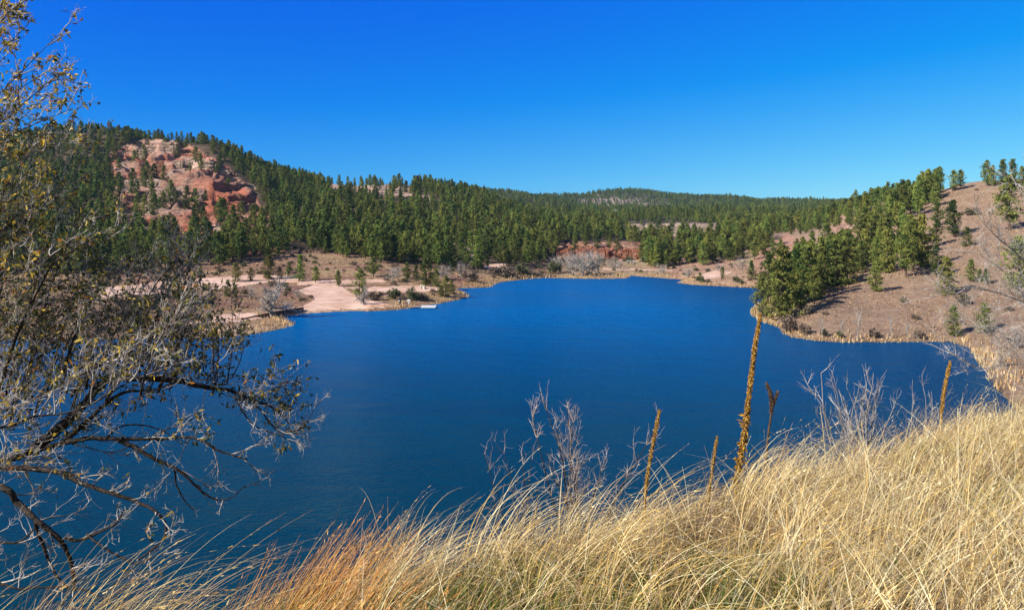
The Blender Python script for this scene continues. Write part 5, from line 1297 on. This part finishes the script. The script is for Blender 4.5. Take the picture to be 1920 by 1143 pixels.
PAL = dict(blond=(.78, .60, .27), gold=(.68, .45, .13), pale=(.88, .77, .48), orange=(.62, .29, .08), thatch=(.30, .19, .10), brown=(.42, .27, .14), green=(.12, .20, .04), olive=(.38, .37, .09), umber=(.13, .085, .05), greyed=(.44, .36, .27))
def mixcol(n, names, wts):
    k = rg.choice(len(names), n, p=np.array(wts) / sum(wts)); return np.array([PAL[q] for q in names])[k] * rg.uniform(.72, 1.15, (n, 1))
GV, GF, GC, gn = [], [], [], 0
def put(a):
    global gn
    GV.append(a[0]); GF.append(a[1] + gn); GC.append(a[2]); gn += len(a[0])
wind = R(8)
# thatch and undergrowth; then plain grass on the ground beside and behind the viewpoint
xs_ = rg.uniform(-12, 16, 90000); ys_ = rg.uniform(-5, 15, 90000); z, out = bank(xs_, ys_); u = CU + F * xs_ / np.maximum(ys_, .01)
k = (out < 1.5) & ((ys_ < 1.35) | (u < -200) | (u > 2120)) & (np.hypot(xs_, ys_) > .9); x, y, z = xs_[k], ys_[k], z[k]; n = len(x)
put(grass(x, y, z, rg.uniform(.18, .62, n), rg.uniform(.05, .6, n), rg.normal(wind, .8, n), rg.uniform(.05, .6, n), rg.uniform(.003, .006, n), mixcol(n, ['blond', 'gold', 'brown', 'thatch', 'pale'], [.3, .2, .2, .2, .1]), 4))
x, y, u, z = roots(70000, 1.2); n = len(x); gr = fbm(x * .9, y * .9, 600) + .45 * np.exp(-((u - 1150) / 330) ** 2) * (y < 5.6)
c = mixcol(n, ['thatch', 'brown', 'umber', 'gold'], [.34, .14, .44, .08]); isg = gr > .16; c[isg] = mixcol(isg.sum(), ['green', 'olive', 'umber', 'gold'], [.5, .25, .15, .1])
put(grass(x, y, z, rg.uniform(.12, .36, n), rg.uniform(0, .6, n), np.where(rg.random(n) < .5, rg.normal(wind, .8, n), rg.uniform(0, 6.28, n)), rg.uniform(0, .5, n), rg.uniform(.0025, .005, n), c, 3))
# middle layer, in patches
def patch(x, y, u):
    d = .30 + 2.1 * fbm(x * 1.25, y * 1.25, 610) + .5 * (u > 1500); return d * np.where((u > 780) & (u < 1500) & (y < 5.15), .26, 1) * np.where((u > 780) & (u < 1700) & (y < 3.6), .1, 1)
x, y, u, z = roots(46000, 1.1); k = rg.random(len(x)) < patch(x, y, u); x, y, u, z = x[k], y[k], u[k], z[k]; n = len(x)
c = mixcol(n, ['blond', 'gold', 'brown', 'thatch', 'greyed'], [.26, .22, .22, .18, .12]); rr_ = u > 1500; c[rr_] = mixcol(rr_.sum(), ['blond', 'brown', 'pale', 'gold', 'thatch'], [.34, .2, .2, .12, .14]); oo = (u > 390) & (u < 650); c[oo] = mixcol(oo.sum(), ['orange', 'brown', 'gold'], [.6, .2, .2])
put(grass(x, y, z, rg.uniform(.32, .66, n), rg.uniform(.05, .6, n), rg.normal(wind, .7, n), rg.uniform(.05, .7, n), rg.uniform(.0022, .0048, n), c, 5))
# broken and flattened stems lying every way
x, y, u, z = roots(5200, -.35); k = (u > 660) & (rg.random(len(x)) < np.where((u < 1480) & (y < 5.3), .35, 1)); x, y, u, z = x[k], y[k], u[k], z[k]; n = len(x)
put(grass(x, y, z + rg.uniform(.05, .3, n), rg.uniform(.25, .6, n), rg.uniform(.75, 1.1, n), rg.uniform(0, 6.28, n), rg.uniform(.1, .5, n), rg.uniform(.003, .0055, n), mixcol(n, ['pale', 'blond', 'greyed', 'brown'], [.35, .3, .15, .2]), 5))
# tall wind-bent stems in clumps, with seed heads
def tall(nc, per, hr, u0, u1, names, wts, over=1.0, leanr=(.2, .55), droopr=(.15, .55), sp=.07, plume=.5, ymin=1.5, wr=(.003, .0058)):
    cx, cy, cu, cz = roots(nc, over, u0, u1, ymin); q_ = rg.random(len(cx)) < np.clip(patch(cx, cy, cu) * 1.3, .08, 1); cx, cy = cx[q_], cy[q_]
    k = rg.poisson(per, len(cx)); cx, cy = np.repeat(cx, k), np.repeat(cy, k); ch = np.repeat(rg.uniform(.72, 1.2, len(k)), k); cl_ = np.repeat(rg.normal(0, .2, len(k)), k); ca = np.repeat(rg.normal(wind, .55, len(k)), k); cb = np.repeat(rg.uniform(.82, 1.15, len(k)), k)
    x = cx + rg.normal(0, sp, len(cx)); y = cy + rg.normal(0, sp, len(cx)); z = bank(x, y)[0]; n = len(x)
    h = rg.uniform(hr[0], hr[1], n) * ch; c = mixcol(n, names, wts) * cb[:, None]; lean = np.clip(rg.uniform(*leanr, n) + cl_, 0, .95)
    v, f, cc, line = grass(x, y, z, h, lean, ca + rg.normal(0, .22, n), rg.uniform(*droopr, n), rg.uniform(*wr, n), c, 9); put((v, f, cc))
    s = np.where(rg.random(n) < plume)[0]
    for m_ in range(8):      # seed hairs along the last part of the stem
        t = rg.uniform(7.2, 9, len(s)); i = np.minimum(t.astype(int), 8); fr = (t - i)[:, None]; p = line[s, i] * (1 - fr) + line[s, i + 1] * fr; d = line[s, i + 1] - line[s, i]; d /= np.linalg.norm(d, axis=1)[:, None] + 1e-9
        q = d * rg.uniform(.012, .028, (len(s), 1)) + rg.normal(0, .004, (len(s), 3)); sd_ = rg.normal(0, .0018, (len(s), 3))
        vv = np.stack([p - sd_, p + sd_, p + q + sd_ * .3, p + q - sd_ * .3], 1).reshape(-1, 3); ff = np.arange(len(s) * 4).reshape(-1, 4); put((vv, ff, np.repeat(c[s] * 1.08, 4, 0)))
tall(260, 14, (.62, 1.0), 640, 1500, ['blond', 'gold', 'pale', 'brown'], [.45, .25, .2, .1], 1.0, leanr=(.2, .7), droopr=(.3, .9), sp=.05, plume=.4)
tall(110, 13, (.75, 1.15), 620, 1500, ['blond', 'gold', 'pale'], [.5, .2, .3], .9, leanr=(.2, .6), droopr=(.3, .95), sp=.05, plume=.6, ymin=4.4, wr=(.004, .007))
tall(330, 14, (.55, .95), 1380, 2120, ['blond', 'pale', 'brown', 'gold'], [.36, .28, .2, .16], 1.1, leanr=(.1, .6), droopr=(.1, .8), sp=.06)
tall(230, 36, (.45, .78), 395, 640, ['orange', 'brown', 'gold'], [.72, .16, .12], .9, leanr=(.5, .85), droopr=(.0, .25), sp=.09)
tall(260, 13, (.6, 1.12), -200, 440, ['blond', 'gold', 'brown'], [.4, .3, .3], .9, droopr=(.2, .8))
tall(110, 12, (.7, 1.1), 1300, 2100, ['pale', 'blond'], [.6, .4], -2.6, leanr=(.2, .7), droopr=(.2, .8), ymin=1.6, sp=.05, wr=(.0035, .0065))
print("grass faces", sum(len(q) for q in GF))
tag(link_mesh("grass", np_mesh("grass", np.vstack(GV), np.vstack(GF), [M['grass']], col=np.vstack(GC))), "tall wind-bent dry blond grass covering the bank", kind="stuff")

# ------------------------------------------------------------------ air
hz = MB(); hz.box((0, 900, 99), (3400, 2300, 205)); ho = hz.build("haze", M['white']); tag(ho, "thin blue air between the near bank and the far ridge", kind="stuff")
hm_ = bpy.data.materials.new("haze"); hm_.use_nodes = True; hn = hm_.node_tree; hn.nodes.remove(hn.nodes['Principled BSDF'])
pv = hn.nodes.new('ShaderNodeVolumePrincipled'); pv.inputs['Color'].default_value = (.25, .68, 1.0, 1); pv.inputs['Density'].default_value = .000065
hn.links.new(pv.outputs[0], hn.nodes['Material Output'].inputs['Volume']); ho.data.materials.clear(); ho.data.materials.append(hm_)
